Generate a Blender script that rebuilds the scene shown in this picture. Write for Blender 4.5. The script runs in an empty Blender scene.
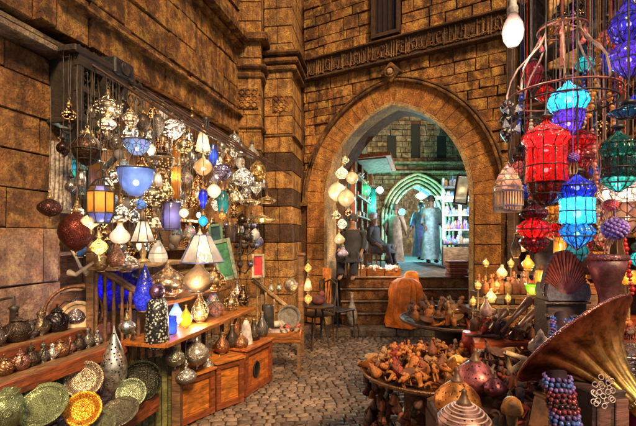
import bpy, math, random
from mathutils import Vector, Matrix, noise
random.seed(11)
R = math.radians; PI = math.pi
sc = bpy.context.scene
col = sc.collection
F, CX, HY, EYE = 420.0, 318.0, 238.0, 1.6
def at(px, py, Y):
    return Vector(((px-CX)/F*Y, Y, EYE+(HY-py)/F*Y))
def rnd(a, b): return random.uniform(a, b)

# ---------------------------------------------------------------- mesh builder
class MB:
    def __init__(s): s.v=[]; s.f=[]; s.t=[]; s.sm=[]
    def add(s, vs, fs, tint=None, smooth=False, M=None):
        b=len(s.v)
        for p in vs:
            p=Vector(p)
            if M is not None: p=M@p
            s.v.append(p)
        t=rnd(0,1) if tint is None else tint
        s.t += [t]*len(vs)
        for q in fs: s.f.append([b+i for i in q]); s.sm.append(smooth)
        return s
    def box(s, c, d, rot=None, tint=None, bev=0.0):
        x,y,z=[k/2 for k in d]
        M=Matrix.Translation(Vector(c))
        if rot is not None:
            M = M @ (rot if isinstance(rot, Matrix) else Matrix.Rotation(rot,4,'Z'))
        if bev<=0:
            vs=[(-x,-y,-z),(x,-y,-z),(x,y,-z),(-x,y,-z),(-x,-y,z),(x,-y,z),(x,y,z),(-x,y,z)]
            fs=[(0,3,2,1),(4,5,6,7),(0,1,5,4),(1,2,6,5),(2,3,7,6),(3,0,4,7)]
        else:
            b=min(bev,x*.8,y*.8,z*.8)
            vs=[]
            for zz,ins in ((-z,b),(-z+b,0),(z-b,0),(z,b)):
                X,Y=x-ins,y-ins
                vs+=[(-X+b*(ins==0),-Y,zz),(X-b*(ins==0),-Y,zz),(X,-Y+b*(ins==0),zz),(X,Y-b*(ins==0),zz),(X-b*(ins==0),Y,zz),(-X+b*(ins==0),Y,zz),(-X,Y-b*(ins==0),zz),(-X,-Y+b*(ins==0),zz)]
            fs=[tuple(reversed(range(8))),tuple(range(24,32))]
            for k in range(3):
                for i in range(8):
                    j=(i+1)%8; fs.append((k*8+i,k*8+j,k*8+8+j,k*8+8+i))
        return s.add(vs,fs,tint,False,M)
    def lathe(s, prof, seg=24, c=(0,0,0), M=None, flute=None, tint=None, smooth=True, sx=1, sy=1):
        vs=[]; n=len(prof)
        for (r,z) in prof:
            for k in range(seg):
                a=2*PI*k/seg
                rr=r
                if flute: rr=r*(1+flute[1]*math.cos(flute[0]*a))
                vs.append((rr*math.cos(a)*sx,rr*math.sin(a)*sy,z))
        fs=[]
        for i in range(n-1):
            for k in range(seg):
                j=(k+1)%seg
                fs.append((i*seg+k,i*seg+j,(i+1)*seg+j,(i+1)*seg+k))
        if prof[0][0]>1e-4: fs.append(tuple(reversed(range(seg))))
        if prof[-1][0]>1e-4: fs.append(tuple(range((n-1)*seg,n*seg)))
        T=Matrix.Translation(Vector(c))
        if M is not None: T=T@M
        return s.add(vs,fs,tint,smooth,T)
    def tube(s, pts, r, seg=6, tint=None, cap=True, M=None):
        pts=[Vector(p) for p in pts]; n=len(pts); vs=[]
        rs=r if isinstance(r,(list,tuple)) else [r]*n
        for i,p in enumerate(pts):
            d=(pts[min(i+1,n-1)]-pts[max(i-1,0)])
            if d.length<1e-9: d=Vector((0,0,1))
            d.normalize()
            up=Vector((0,0,1)) if abs(d.z)<.95 else Vector((1,0,0))
            a=d.cross(up).normalized(); b=d.cross(a).normalized()
            for k in range(seg):
                t=2*PI*k/seg
                vs.append(p+(a*math.cos(t)+b*math.sin(t))*rs[i])
        fs=[]
        for i in range(n-1):
            for k in range(seg):
                j=(k+1)%seg
                fs.append((i*seg+k,i*seg+j,(i+1)*seg+j,(i+1)*seg+k))
        if cap: fs+= [tuple(range(seg)),tuple(reversed(range((n-1)*seg,n*seg)))]
        return s.add(vs,fs,tint,True,M)
    def ring(s, c, R0, r, seg=28, k=6, M=None, tint=None):
        vs=[];fs=[]
        for i in range(seg):
            a=2*PI*i/seg
            for j in range(k):
                b=2*PI*j/k
                q=R0+r*math.cos(b)
                vs.append((q*math.cos(a),q*math.sin(a),r*math.sin(b)))
        for i in range(seg):
            for j in range(k):
                fs.append((i*k+j,((i+1)%seg)*k+j,((i+1)%seg)*k+(j+1)%k,i*k+(j+1)%k))
        T=Matrix.Translation(Vector(c))
        if M is not None: T=T@M
        return s.add(vs,fs,tint,True,T)
    def ball(s, c, r, seg=14, n=8, sc3=(1,1,1), tint=None, M=None):
        prof=[(max(r*math.sin(PI*i/n),0),-r*math.cos(PI*i/n)) for i in range(n+1)]
        prof[0]=(1e-5,-r); prof[-1]=(1e-5,r)
        T=Matrix.Translation(Vector(c))
        if M is not None: T=T@M
        T=T@Matrix.Diagonal((*sc3,1))
        vs=[];fs=[]
        for (q,z) in prof:
            for k in range(seg):
                a=2*PI*k/seg; vs.append((q*math.cos(a),q*math.sin(a),z))
        for i in range(n):
            for k in range(seg):
                j=(k+1)%seg; fs.append((i*seg+k,i*seg+j,(i+1)*seg+j,(i+1)*seg+k))
        return s.add(vs,fs,tint,True,T)
    def prism(s, outline, y0, y1, M=None, tint=None):   # outline in XZ, extruded along Y
        n=len(outline)
        vs=[(x,y0,z) for x,z in outline]+[(x,y1,z) for x,z in outline]
        fs=[tuple(range(n)),tuple(reversed(range(n,2*n)))]
        for i in range(n):
            j=(i+1)%n; fs.append((j,i,n+i,n+j))
        return s.add(vs,fs,tint,False,M)
    def build(s, name, mat, parent=None, loc=None):
        me=bpy.data.meshes.new(name)
        me.from_pydata([tuple(p) for p in s.v],[],s.f)
        me.polygons.foreach_set('use_smooth',s.sm)
        at_=me.attributes.new('tint','FLOAT','POINT'); at_.data.foreach_set('value',s.t)
        me.materials.append(mat); me.update()
        o=bpy.data.objects.new(name,me); col.objects.link(o)
        if parent is not None: o.parent=parent
        if loc is not None: o.location=loc
        return o
def tag(o,label=None,cat=None,group=None,kind=None):
    if label: o['label']=label
    if cat: o['category']=cat
    if group: o['group']=group
    if kind: o['kind']=kind
    return o
def thing(name,label,cat,loc=(0,0,0),group=None,rot=(0,0,0)):
    o=bpy.data.objects.new(name,None); col.objects.link(o)
    o.location=loc; o.rotation_euler=rot; o.empty_display_size=.05
    return tag(o,label,cat,group)

# ---------------------------------------------------------------- materials
_mc={}
def nodes(name):
    m=bpy.data.materials.new(name); m.use_nodes=True
    nt=m.node_tree; nt.nodes.clear()
    out=nt.nodes.new('ShaderNodeOutputMaterial')
    return m,nt,out
def N(nt,t,ins=None,**kw):
    n=nt.nodes.new(t)
    for k,v in kw.items(): setattr(n,k,v)
    if ins:
        for k,v in ins.items():
            if isinstance(v,bpy.types.NodeSocket): nt.links.new(v,n.inputs[k])
            else: n.inputs[k].default_value=v
    return n
def rgba(c): return (c[0],c[1],c[2],1)
def mixc(nt,f,a,b,bt='MIX'):
    n=nt.nodes.new('ShaderNodeMix'); n.data_type='RGBA'; n.blend_type=bt
    for s,v in ((0,f),(6,a),(7,b)):
        if isinstance(v,bpy.types.NodeSocket): nt.links.new(v,n.inputs[s])
        else: n.inputs[s].default_value=rgba(v) if s>0 else v
    return n.outputs[2]
def ramp(nt,f,stops):
    n=nt.nodes.new('ShaderNodeValToRGB'); nt.links.new(f,n.inputs[0])
    e=n.color_ramp.elements
    while len(e)<len(stops): e.new(.5)
    for i,(p,c) in enumerate(stops):
        e[i].position=p; e[i].color=rgba(c) if isinstance(c,tuple) else (c,c,c,1)
    return n.outputs[0]
def coords(nt,scale=None,space='Object'):
    tc=N(nt,'ShaderNodeTexCoord')
    if scale is None: return tc.outputs[space]
    mp=N(nt,'ShaderNodeMapping',{'Vector':tc.outputs[space],'Scale':scale}); return mp.outputs[0]
def finish(nt,out,bc,rough,height=None,hs=.5,hd=.02,metal=0.0,spec=.5,**kw):
    b=N(nt,'ShaderNodeBsdfPrincipled',{'Metallic':metal,'Specular IOR Level':spec})
    for k,v in (('Base Color',bc),('Roughness',rough)):
        if isinstance(v,bpy.types.NodeSocket): nt.links.new(v,b.inputs[k])
        else: b.inputs[k].default_value=rgba(v) if k=='Base Color' else v
    for k,v in kw.items(): b.inputs[k.replace('_',' ')].default_value=v
    if height is not None:
        bp=N(nt,'ShaderNodeBump',{'Height':height,'Strength':hs,'Distance':hd})
        nt.links.new(bp.outputs[0],b.inputs['Normal'])
    nt.links.new(b.outputs[0],out.inputs[0]); return b
def stone(name,a,b,dirt=(.055,.022,.008),amt=.6,carve=0.0,sc_=1.0,gold=.0):
    key=('stone',name)
    if key in _mc: return _mc[key]
    m,nt,out=nodes(name); co=coords(nt)
    at_=N(nt,'ShaderNodeAttribute',attribute_name='tint')
    base=mixc(nt,at_.outputs['Fac'],a,b)
    nh=N(nt,'ShaderNodeTexNoise',{'Vector':co,'Scale':1.9*sc_,'Detail':4.0,'Roughness':.6})
    hm=ramp(nt,nh.outputs[0],[(.42,0.0),(.60,1.0)])
    k0=N(nt,'ShaderNodeMath',{0:hm,1:.28},operation='MULTIPLY')
    gy=tuple((a[i]+b[i])*.5 for i in range(3)); gm=sum(gy)/3
    base=mixc(nt,k0.outputs[0],base,(gm*1.35,gm*.92,gm*.55))
    nq=N(nt,'ShaderNodeTexNoise',{'Vector':co,'Scale':3.7*sc_,'Detail':6.0,'Roughness':.7})
    k1=N(nt,'ShaderNodeMath',{0:ramp(nt,nq.outputs[0],[(.5,0.0),(.62,1.0)]),1:.55},operation='MULTIPLY')
    base=mixc(nt,k1.outputs[0],base,(min(b[0]*1.25,.8),b[1]*.95,b[2]*.55))
    n1=N(nt,'ShaderNodeTexNoise',{'Vector':co,'Scale':1.3*sc_,'Detail':8.0,'Roughness':.7})
    n2=N(nt,'ShaderNodeTexNoise',{'Vector':co,'Scale':7.0*sc_,'Detail':7.0,'Roughness':.66,'Distortion':.4})
    n3=N(nt,'ShaderNodeTexNoise',{'Vector':co,'Scale':45.0*sc_,'Detail':6.0,'Roughness':.7})
    vd=N(nt,'ShaderNodeTexVoronoi',{'Vector':co,'Scale':9.0*sc_,'Randomness':1.0},feature='DISTANCE_TO_EDGE')
    # vertical run-off stains
    co2=coords(nt,(3.0,3.0,.35)); ns=N(nt,'ShaderNodeTexNoise',{'Vector':co2,'Scale':2.2,'Detail':7.0,'Roughness':.7})
    s1=ramp(nt,n1.outputs[0],[(.40,1.0),(.56,0.0)])
    s2=ramp(nt,n2.outputs[0],[(.40,1.0),(.53,0.0)])
    s3=ramp(nt,ns.outputs[0],[(.42,1.0),(.58,0.0)])
    k=N(nt,'ShaderNodeMath',{0:s1,1:amt*.55},operation='MULTIPLY')
    c=mixc(nt,k.outputs[0],base,dirt)
    k=N(nt,'ShaderNodeMath',{0:s2,1:amt*.75},operation='MULTIPLY')
    c=mixc(nt,k.outputs[0],c,dirt)
    k=N(nt,'ShaderNodeMath',{0:s3,1:amt*.8},operation='MULTIPLY')
    c=mixc(nt,k.outputs[0],c,dirt)
    lt=ramp(nt,n2.outputs[0],[(.52,0.0),(.64,1.0)])
    k=N(nt,'ShaderNodeMath',{0:lt,1:.45},operation='MULTIPLY')
    c=mixc(nt,k.outputs[0],c,(min(b[0]*1.5,.8),min(b[1]*1.45,.6),b[2]*1.0))
    fine=ramp(nt,n3.outputs[0],[(.34,.55),(.64,1.3)])
    c=mixc(nt,1.0,c,fine,'MULTIPLY')
    h=N(nt,'ShaderNodeMath',{0:n2.outputs[0],1:n3.outputs[0]},operation='ADD')
    pit=ramp(nt,vd.outputs['Distance'],[(0.0,0.0),(.06,1.0)])
    h2=N(nt,'ShaderNodeMath',{0:pit,1:.12,2:h.outputs[0]},operation='MULTIPLY_ADD')
    finish(nt,out,c,.8,h2.outputs[0],1.0,.055,spec=.35)
    _mc[key]=m; return m
def wood(c,rough=.6,name='wood'):
    key=('wood',c)
    if key in _mc: return _mc[key]
    m,nt,out=nodes(name); co=coords(nt,(1.2,7,7))
    w=N(nt,'ShaderNodeTexNoise',{'Vector':co,'Scale':5.0,'Detail':8.0,'Roughness':.7,'Distortion':1.2})
    n=N(nt,'ShaderNodeTexNoise',{'Vector':coords(nt),'Scale':9.0,'Detail':5.0})
    at_=N(nt,'ShaderNodeAttribute',attribute_name='tint')
    a=mixc(nt,at_.outputs['Fac'],tuple(x*.6 for x in c),tuple(min(1,x*1.35) for x in c))
    d=ramp(nt,w.outputs[0],[(.35,.25),(.6,1.2)])
    a=mixc(nt,1.0,a,d,'MULTIPLY')
    st=ramp(nt,n.outputs[0],[(.4,1.0),(.55,0.0)])
    k=N(nt,'ShaderNodeMath',{0:st,1:.5},operation='MULTIPLY')
    a=mixc(nt,k.outputs[0],a,tuple(x*.25 for x in c))
    finish(nt,out,a,rough,w.outputs[0],.5,.01)
    _mc[key]=m; return m
def metal(c,rough=.3,eng=30.0,name='metal',hs=.5,tarn=.5):
    eng=eng*3 if eng<60 else eng
    key=('metal',c,rough,eng)
    if key in _mc: return _mc[key]
    m,nt,out=nodes(name); co=coords(nt)
    v=N(nt,'ShaderNodeTexVoronoi',{'Vector':co,'Scale':eng},feature='DISTANCE_TO_EDGE')
    n=N(nt,'ShaderNodeTexNoise',{'Vector':co,'Scale':eng*.5,'Detail':6.0,'Roughness':.7})
    e=ramp(nt,v.outputs['Distance'],[(.02,0.0),(.14,1.0)])
    dk=tuple(x*.16 for x in c)
    a=mixc(nt,e,mixc(nt,.45,c,dk),c)
    n4=N(nt,'ShaderNodeTexNoise',{'Vector':co,'Scale':14.0,'Detail':6.0,'Roughness':.7})
    s=ramp(nt,n4.outputs[0],[(.38,1.0),(.6,0.0)])
    k=N(nt,'ShaderNodeMath',{0:s,1:tarn},operation='MULTIPLY')
    a=mixc(nt,k.outputs[0],a,dk)
    r=N(nt,'ShaderNodeMapRange',{'Value':n.outputs[0],'From Min':.3,'From Max':.7,'To Min':min(rough+.25,1),'To Max':rough})
    finish(nt,out,a,r.outputs[0],e,hs,.006,metal=.95)
    _mc[key]=m; return m
def plain(c,rough=.6,name='painted',sc_=14.0,var=.5,spec=.5):
    key=('plain',c,rough,sc_)
    if key in _mc: return _mc[key]
    m,nt,out=nodes(name); co=coords(nt)
    n=N(nt,'ShaderNodeTexNoise',{'Vector':co,'Scale':sc_,'Detail':7.0,'Roughness':.7})
    d=ramp(nt,n.outputs[0],[(.35,1-var),(.62,1.15)])
    at_=N(nt,'ShaderNodeAttribute',attribute_name='tint')
    a=mixc(nt,at_.outputs['Fac'],tuple(x*.75 for x in c),tuple(min(1,x*1.2) for x in c))
    a=mixc(nt,1.0,a,d,'MULTIPLY')
    nf=N(nt,'ShaderNodeTexNoise',{'Vector':co,'Scale':sc_*.25,'Detail':6.0,'Roughness':.7})
    a=mixc(nt,1.0,a,ramp(nt,nf.outputs[0],[(.38,1-var*.8),(.56,1.1)]),'MULTIPLY')
    finish(nt,out,a,rough,n.outputs[0],.5,.008,spec=spec)
    _mc[key]=m; return m
def shade(c,name='glass_shade',grid=0.0,gloss=.35,mott=.5,scale=18.0):
    """thin glass or parchment that lets the bulb inside shine through"""
    key=('shade',c,grid,mott,scale)
    if key in _mc: return _mc[key]
    m,nt,out=nodes(name); co=coords(nt)
    v=N(nt,'ShaderNodeTexVoronoi',{'Vector':co,'Scale':scale})
    vv=N(nt,'ShaderNodeTexVoronoi',{'Vector':co,'Scale':scale},feature='DISTANCE_TO_EDGE')
    n=N(nt,'ShaderNodeTexNoise',{'Vector':co,'Scale':scale*.6,'Detail':5.0})
    d=ramp(nt,n.outputs[0],[(.35,1-mott),(.65,1.1)])
    a=mixc(nt,1.0,c,d,'MULTIPLY')
    if grid>0:
        g=ramp(nt,vv.outputs['Distance'],[(.03,0.0),(.08,1.0)])
        a=mixc(nt,g,tuple(x*.15 for x in c),a)
        a=mixc(nt,grid,a,mixc(nt,1.0,a,v.outputs['Color'],'MULTIPLY'))
    lw_=N(nt,'ShaderNodeLayerWeight',{'Blend':.45})
    a=mixc(nt,lw_.outputs['Facing'],a,mixc(nt,1.0,a,(.22,.22,.26),'MULTIPLY'))
    tr=N(nt,'ShaderNodeBsdfTranslucent',{'Color':a})
    tp=N(nt,'ShaderNodeBsdfTransparent',{'Color':mixc(nt,.04,a,(1.0,1.0,1.0))})
    df=N(nt,'ShaderNodeBsdfDiffuse',{'Color':a})
    gl=N(nt,'ShaderNodeBsdfGlossy',{'Color':(1,1,1,1),'Roughness':.15})
    bp=N(nt,'ShaderNodeBump',{'Height':vv.outputs['Distance'],'Strength':.5,'Distance':.01})
    for q in (df,gl): nt.links.new(bp.outputs[0],q.inputs['Normal'])
    m1=N(nt,'ShaderNodeMixShader',{0:.3,1:tr.outputs[0],2:df.outputs[0]})
    m1=N(nt,'ShaderNodeMixShader',{0:.22,1:m1.outputs[0],2:tp.outputs[0]})
    fr=N(nt,'ShaderNodeFresnel',{'IOR':1.5})
    m2=N(nt,'ShaderNodeMixShader',{0:fr.outputs[0],1:m1.outputs[0],2:gl.outputs[0]})
    nt.links.new(m2.outputs[0],out.inputs[0]); _mc[key]=m; return m
def pierced(c,lin=(.9,.65,.35),scale=38.0,thr=.32,rough=.3,name='pierced_metal'):
    """metal with punched holes backed by a thin pale lining"""
    key=('pierced',c,lin,scale,thr)
    if key in _mc: return _mc[key]
    m,nt,out=nodes(name); co=coords(nt)
    v=N(nt,'ShaderNodeTexVoronoi',{'Vector':co,'Scale':scale,'Randomness':.55})
    v2=N(nt,'ShaderNodeTexVoronoi',{'Vector':co,'Scale':scale*.33,'Randomness':.3},feature='DISTANCE_TO_EDGE')
    hole=ramp(nt,v.outputs['Distance'],[(thr,1.0),(thr+.06,0.0)])
    band=ramp(nt,v2.outputs['Distance'],[(.03,0.0),(.07,1.0)])
    f=N(nt,'ShaderNodeMath',{0:hole,1:band},operation='MULTIPLY')
    n=N(nt,'ShaderNodeTexNoise',{'Vector':co,'Scale':22.0,'Detail':5.0})
    s=ramp(nt,n.outputs[0],[(.35,.3),(.6,1.0)])
    a=mixc(nt,1.0,c,s,'MULTIPLY')
    b=N(nt,'ShaderNodeBsdfPrincipled',{'Base Color':a,'Metallic':.9,'Roughness':rough})
    bp=N(nt,'ShaderNodeBump',{'Height':f.outputs[0],'Strength':.6,'Distance':-.006})
    nt.links.new(bp.outputs[0],b.inputs['Normal'])
    tr=N(nt,'ShaderNodeBsdfTranslucent',{'Color':rgba(lin)})
    mx=N(nt,'ShaderNodeMixShader',{0:f.outputs[0],1:b.outputs[0],2:tr.outputs[0]})
    nt.links.new(mx.outputs[0],out.inputs[0]); _mc[key]=m; return m
def glow(c,s,name='bulb_glass'):
    key=('glow',c,s)
    if key in _mc: return _mc[key]
    m,nt,out=nodes(name)
    e=N(nt,'ShaderNodeEmission',{'Color':rgba(c),'Strength':s})
    nt.links.new(e.outputs[0],out.inputs[0]); _mc[key]=m; return m
def light(p,c,w,r=.03,parent=None):
    w=w*(.27 if parent is not None and w<4 else .5 if parent is not None and w>4.5 else 1.0)
    l=bpy.data.lights.new('lamp_or_fill_light','POINT'); l.energy=w; l.color=c; l.shadow_soft_size=r
    o=bpy.data.objects.new('lamp_or_fill_light',l); col.objects.link(o); o.location=p
    if parent is not None: o.parent=parent
    return o

def bulb_in(t,z,r,s=26,c=(1,.86,.66)):
    mb=MB(); mb.ball((0,0,z),r,10,6); mb.build('bulb',glow(c,s),t)

STONE=stone('warm_limestone',(.46,.15,.026),(.80,.365,.09),amt=.9)
STONED=stone('dark_limestone',(.19,.085,.025),(.36,.18,.05),amt=.85)
STONEG=stone('grey_limestone',(.20,.17,.11),(.36,.30,.19),amt=.7)
ARCHM=stone('orange_limestone',(.64,.225,.04),(.74,.31,.07),amt=.5)
MORTAR=stone('mortar',(.12,.052,.02),(.18,.08,.03),amt=.6)
SILVER=metal((.66,.62,.56),.22,28.0,'silver'); BRASS=metal((.56,.39,.19),.28,30.0,'brass')
COPPER=metal((.45,.19,.09),.28,24.0,'copper'); IRON=plain((.03,.022,.018),.45,'iron')
OLDM=metal((.26,.23,.2),.3,26.0,'old_metal'); DARKM=metal((.12,.085,.065),.35,30.0,'dark_metal')
CHAIN=plain((.10,.075,.05),.4,'chain_metal')
W_DARK=wood((.075,.035,.018)); W_RED=wood((.30,.075,.022),.45); W_OR=wood((.52,.17,.025),.4)
W_MID=wood((.22,.11,.045)); W_PALE=wood((.42,.26,.12)); W_GRN=wood((.17,.16,.05))
WARM=(1,.62,.28); CREAM=(1,.82,.6); BLUEC=(.15,.35,1); CYAN=(.1,.8,1); REDC=(1,.05,.06)
# ================================================================ SETTING
# ground: real cobbles in running rows on an earth bed
def cobbles(name,x0,x1,y0,y1,z,step=.105,rise=.022,slope=0.0):
    mb=MB()
    y=y0; r=0
    ang=R(8); ca,sa=math.cos(ang),math.sin(ang)
    while y<y1:
        h=step*rnd(.8,1.15)
        x=x0-rnd(0,.15)
        while x<x1:
            w=step*rnd(1.0,1.9)
            g=.006
            zz=z+rnd(-.003,.003); ti=rnd(-.003,.003); tj=rnd(-.003,.003)
            j=lambda: rnd(-.006,.006)
            X0,X1,Y0,Y1=x+g+j(),x+w-g+j(),y+g+j(),y+h-g+j()
            b=.014
            vs=[(X0,Y0,zz-rise),(X1,Y0,zz-rise),(X1,Y1,zz-rise),(X0,Y1,zz-rise),
                (X0+b*.4,Y0+b*.4,zz-.007+ti),(X1-b*.4,Y0+b*.4,zz-.007+tj),(X1-b*.4,Y1-b*.4,zz-.007+tj),(X0+b*.4,Y1-b*.4,zz-.007+ti),
                (X0+b*1.8,Y0+b*1.8,zz+ti*.5),(X1-b*1.8,Y0+b*1.8,zz+tj*.5),(X1-b*1.8,Y1-b*1.8,zz+tj*.5),(X0+b*1.8,Y1-b*1.8,zz+ti*.5)]
            fs=[(8,9,10,11)]
            for k in (0,4):
                for i in range(4):
                    jn=(i+1)%4; fs.append((k+i,k+jn,k+4+jn,k+4+i))
            vs=[(a*ca-c*sa,a*sa+c*ca,d) for a,c,d in vs]
            mb.add(vs,fs,rnd(0,1),True)
            x+=w
        y+=h; r+=1
    return mb
COB,nt,out=nodes('cobble_stone'); co=coords(nt)
at_=N(nt,'ShaderNodeAttribute',attribute_name='tint')
b_=mixc(nt,at_.outputs['Fac'],(.12,.083,.06),(.29,.20,.14))
n_=N(nt,'ShaderNodeTexNoise',{'Vector':co,'Scale':30.0,'Detail':8.0,'Roughness':.7})
n2_=N(nt,'ShaderNodeTexNoise',{'Vector':co,'Scale':1.6,'Detail':5.0})
c_=mixc(nt,1.0,b_,ramp(nt,n_.outputs[0],[(.3,.4),(.68,1.3)]),'MULTIPLY')
c_=mixc(nt,1.0,c_,ramp(nt,n2_.outputs[0],[(.35,.55),(.6,1.1)]),'MULTIPLY')
r_=N(nt,'ShaderNodeMapRange',{'Value':n2_.outputs[0],'From Min':.3,'From Max':.7,'To Min':.3,'To Max':.62})
finish(nt,out,c_,r_.outputs[0],n_.outputs[0],.5,.006,spec=.6)
mb=MB(); mb.add([(-12,-3,-.022),(14,-3,-.022),(14,60,-.022),(-12,60,-.022)],[(0,1,2,3)],.5)
o=mb.build('ground',MORTAR); tag(o,kind='structure')
o=cobbles('paving',-2.4,5.0,.6,7.6,0,step=.072,rise=.018).build('cobbled_street',COB); tag(o,kind='structure')
# upper street beyond the steps
mb=MB(); mb.box((2.6,18.4,.4),(12,20.6,.94)); o=mb.build('upper_street',stone('upper_paving',(.16,.12,.09),(.26,.2,.15),amt=.6)); tag(o,kind='structure')

# ---------- coursed masonry
def course_list(z0,z1,h,var=.22):
    zs=[z0]
    while zs[-1]<z1-h*.6: zs.append(min(z1,zs[-1]+h*rnd(1-var,1+var)))
    if zs[-1]<z1-1e-4: zs[-1]=z1
    return zs
def masonry(mb,u0,u1,z0,z1,h,l,exclude=None,gap=.006,depth=(.015,.05),tintf=None,var=.22,holes=()):
    """blocks in the local frame: u along X, front towards -Y"""
    zs=course_list(z0,z1,h,var)
    for i in range(len(zs)-1):
        a,b=zs[i],zs[i+1]
        spans=[((u0,u0),(u1,u1))]
        if exclude:
            ea,eb=exclude(a),exclude(b)
            if ea or eb:
                ea=ea or ((eb[0]+eb[1])/2,)*2; eb=eb or ((ea[0]+ea[1])/2,)*2
                spans=[((u0,u0),(ea[0],eb[0])),((ea[1],eb[1]),(u1,u1))]
        for (s0,s1) in holes_split(spans,holes,a,b):
            L0,L1=min(s0),max(s1)
            x=L0-rnd(0,l*.6); cuts=[]
            while x<L1:
                x+=l*rnd(.6,1.5); cuts.append(x)
            prev=s0
            for c in cuts:
                nx=(min(c,s1[0]),min(c,s1[1])) 
                if c>=min(s1): nx=s1
                if min(nx)<=max(prev)+.02:
                    if nx is s1 or nx==s1: 
                        nx=s1
                        if max(nx[0]-prev[0],nx[1]-prev[1])<.02: break
                    else: continue
                g=gap; d=rnd(*depth)
                P=[(prev[0]+g+rnd(-.004,.007),a+g+rnd(-.004,.007)),(nx[0]-g-rnd(-.004,.007),a+g+rnd(-.004,.007)),(nx[1]-g-rnd(-.004,.007),b-g-rnd(-.004,.007)),(prev[1]+g+rnd(-.004,.007),b-g-rnd(-.004,.007))]
                if P[1][0]<P[0][0]: P[1]=P[0]
                if P[2][0]<P[3][0]: P[2]=P[3]
                cxm=sum(p[0] for p in P)/4; czm=sum(p[1] for p in P)/4
                k=.012
                def ins(p,e): 
                    dx,dz=cxm-p[0],czm-p[1]; ln=math.hypot(dx,dz)+1e-6; return (p[0]+dx/ln*e,p[1]+dz/ln*e)
                vs=[(p[0],0,p[1]) for p in P]+[(p[0],-d+k*.7,p[1]) for p in P]
                for p in P:
                    q=ins(p,k); vs.append((q[0],-d+rnd(-.006,.006),q[1]))
                fs=[(8,9,10,11)]
                for q in (0,4):
                    for e in range(4):
                        jn=(e+1)%4; fs.append((q+e,q+jn,q+4+jn,q+4+e))
                mb.add(vs,fs,rnd(0,1) if tintf is None else tintf(i))
                prev=nx
                if nx==s1: break
def holes_split(spans,holes,a,b):
    for (h0,h1,z0,z1) in holes:
        if b<=z0+.02 or a>=z1-.02: continue
        ns=[]
        for s0,s1 in spans:
            if h0>min(s0) and h1<max(s1): ns+=[(s0,(h0,h0)),((h1,h1),s1)]
            else: ns.append((s0,s1))
        spans=ns
    return spans
def frame(o,x,y,ang):
    o.location=(x,y,0); o.rotation_euler=(0,0,ang)

# ---------- GATE WALL: u=0 at the corner by the left pier, running towards the camera on the right
GA=math.atan2(-.515,.857)
def G(u,z,out_=0.0):   # point in world on the gate wall, out_ towards the street
    return Vector((-.25+.857*u-.515*out_, 8-.515*u-.857*out_, z))
UC=1.76; SP=2.26
def arch_prof(hw,top,n=18,sp=SP):   # pointed arch outline from left spring to right spring
    # two arcs with centres across the middle
    rise=top-sp; c=(rise*rise-hw*hw)/(2*hw); rad=hw+c
    L=[]
    for k in range(n+1):
        z=rise*math.sin(PI/2*k/n); x=math.sqrt(max(rad*rad-z*z,0))-c
        L.append((-x,sp+z))
    return L+[(-x,z) for x,z in reversed(L[:-1])]
def ex_out(hw,top):
    def f(z):
        if z<SP: return (UC-hw,UC+hw)
        if z>=top: return None
        rise=top-SP; c=(rise*rise-hw*hw)/(2*hw); rad=hw+c
        x=max(math.sqrt(max(rad*rad-(z-SP)**2,0))-c,0)
        return (UC-x,UC+x)
    return f
gate=thing('gate_wall','tall stone wall pierced by the great pointed arch over the steps','wall',(-.25,8,0),rot=(0,0,GA))
HW,TOP=1.25,3.84; HWo,TOPo=1.70,4.24
WEND=6.2; WTOP=7.4
DK0,DK1=1.47,1.86
# core with the arch hole (front/back faces built from strips)
mb=MB()
inn=arch_prof(HW,TOP)
def wall_core(mb,inn,u0,u1,top,y0,y1,uc):
    pts=[(uc-inn_hw(inn),0)]+[(uc+x,z) for x,z in inn]+[(uc+inn_hw(inn),0)]
    n=len(pts); half=n//2
    outl=[]
    for i,(x,z) in enumerate(pts):
        if i==0: outl.append((u0,0))
        elif i==n-1: outl.append((u1,0))
        elif i<half: outl.append((u0,z) if i<half*.8 else (u0+(x-u0)*(i-half*.8)/(half*.2+1e-6),top))
        elif i==half: outl.append((x,top))
        else: outl.append((u1,z) if i>half+half*.2 else (x+(u1-x)*(i-half)/(half*.2+1e-6),top))
    vs=[];fs=[]
    for y in (y0,y1):
        for (p,q) in zip(pts,outl): vs+=[(p[0],y,p[1]),(q[0],y,q[1])]
    for i in range(n-1):
        a=2*i; fs.append((a,a+1,a+3,a+2)); b=2*n+a; fs.append((b,b+2,b+3,b+1))
        fs.append((a,a+2,b+2,b))
    for i in range(n-1):
        a=2*i+1; b=2*n+a; fs.append((a,b,b+2,a+2))
    mb.add(vs,fs,.5)
def inn_hw(inn): return -inn[0][0]
wall_core(mb,inn,-.8,WEND,WTOP,0,.7,UC)
mb.build('wall_core',MORTAR,gate)
mb=MB()
masonry(mb,.0,WEND,0,4.55,.165,.30,ex_out(HWo+.07,TOPo+.09),depth=(.010,.045),gap=.005)
masonry(mb,.0,WEND,4.95,WTOP,.2,.4,holes=((DK0-.06,DK1+.06,5.02,WTOP+.1),),depth=(.02,.06))
mb.build('stone_courses',STONE,gate)
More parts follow.
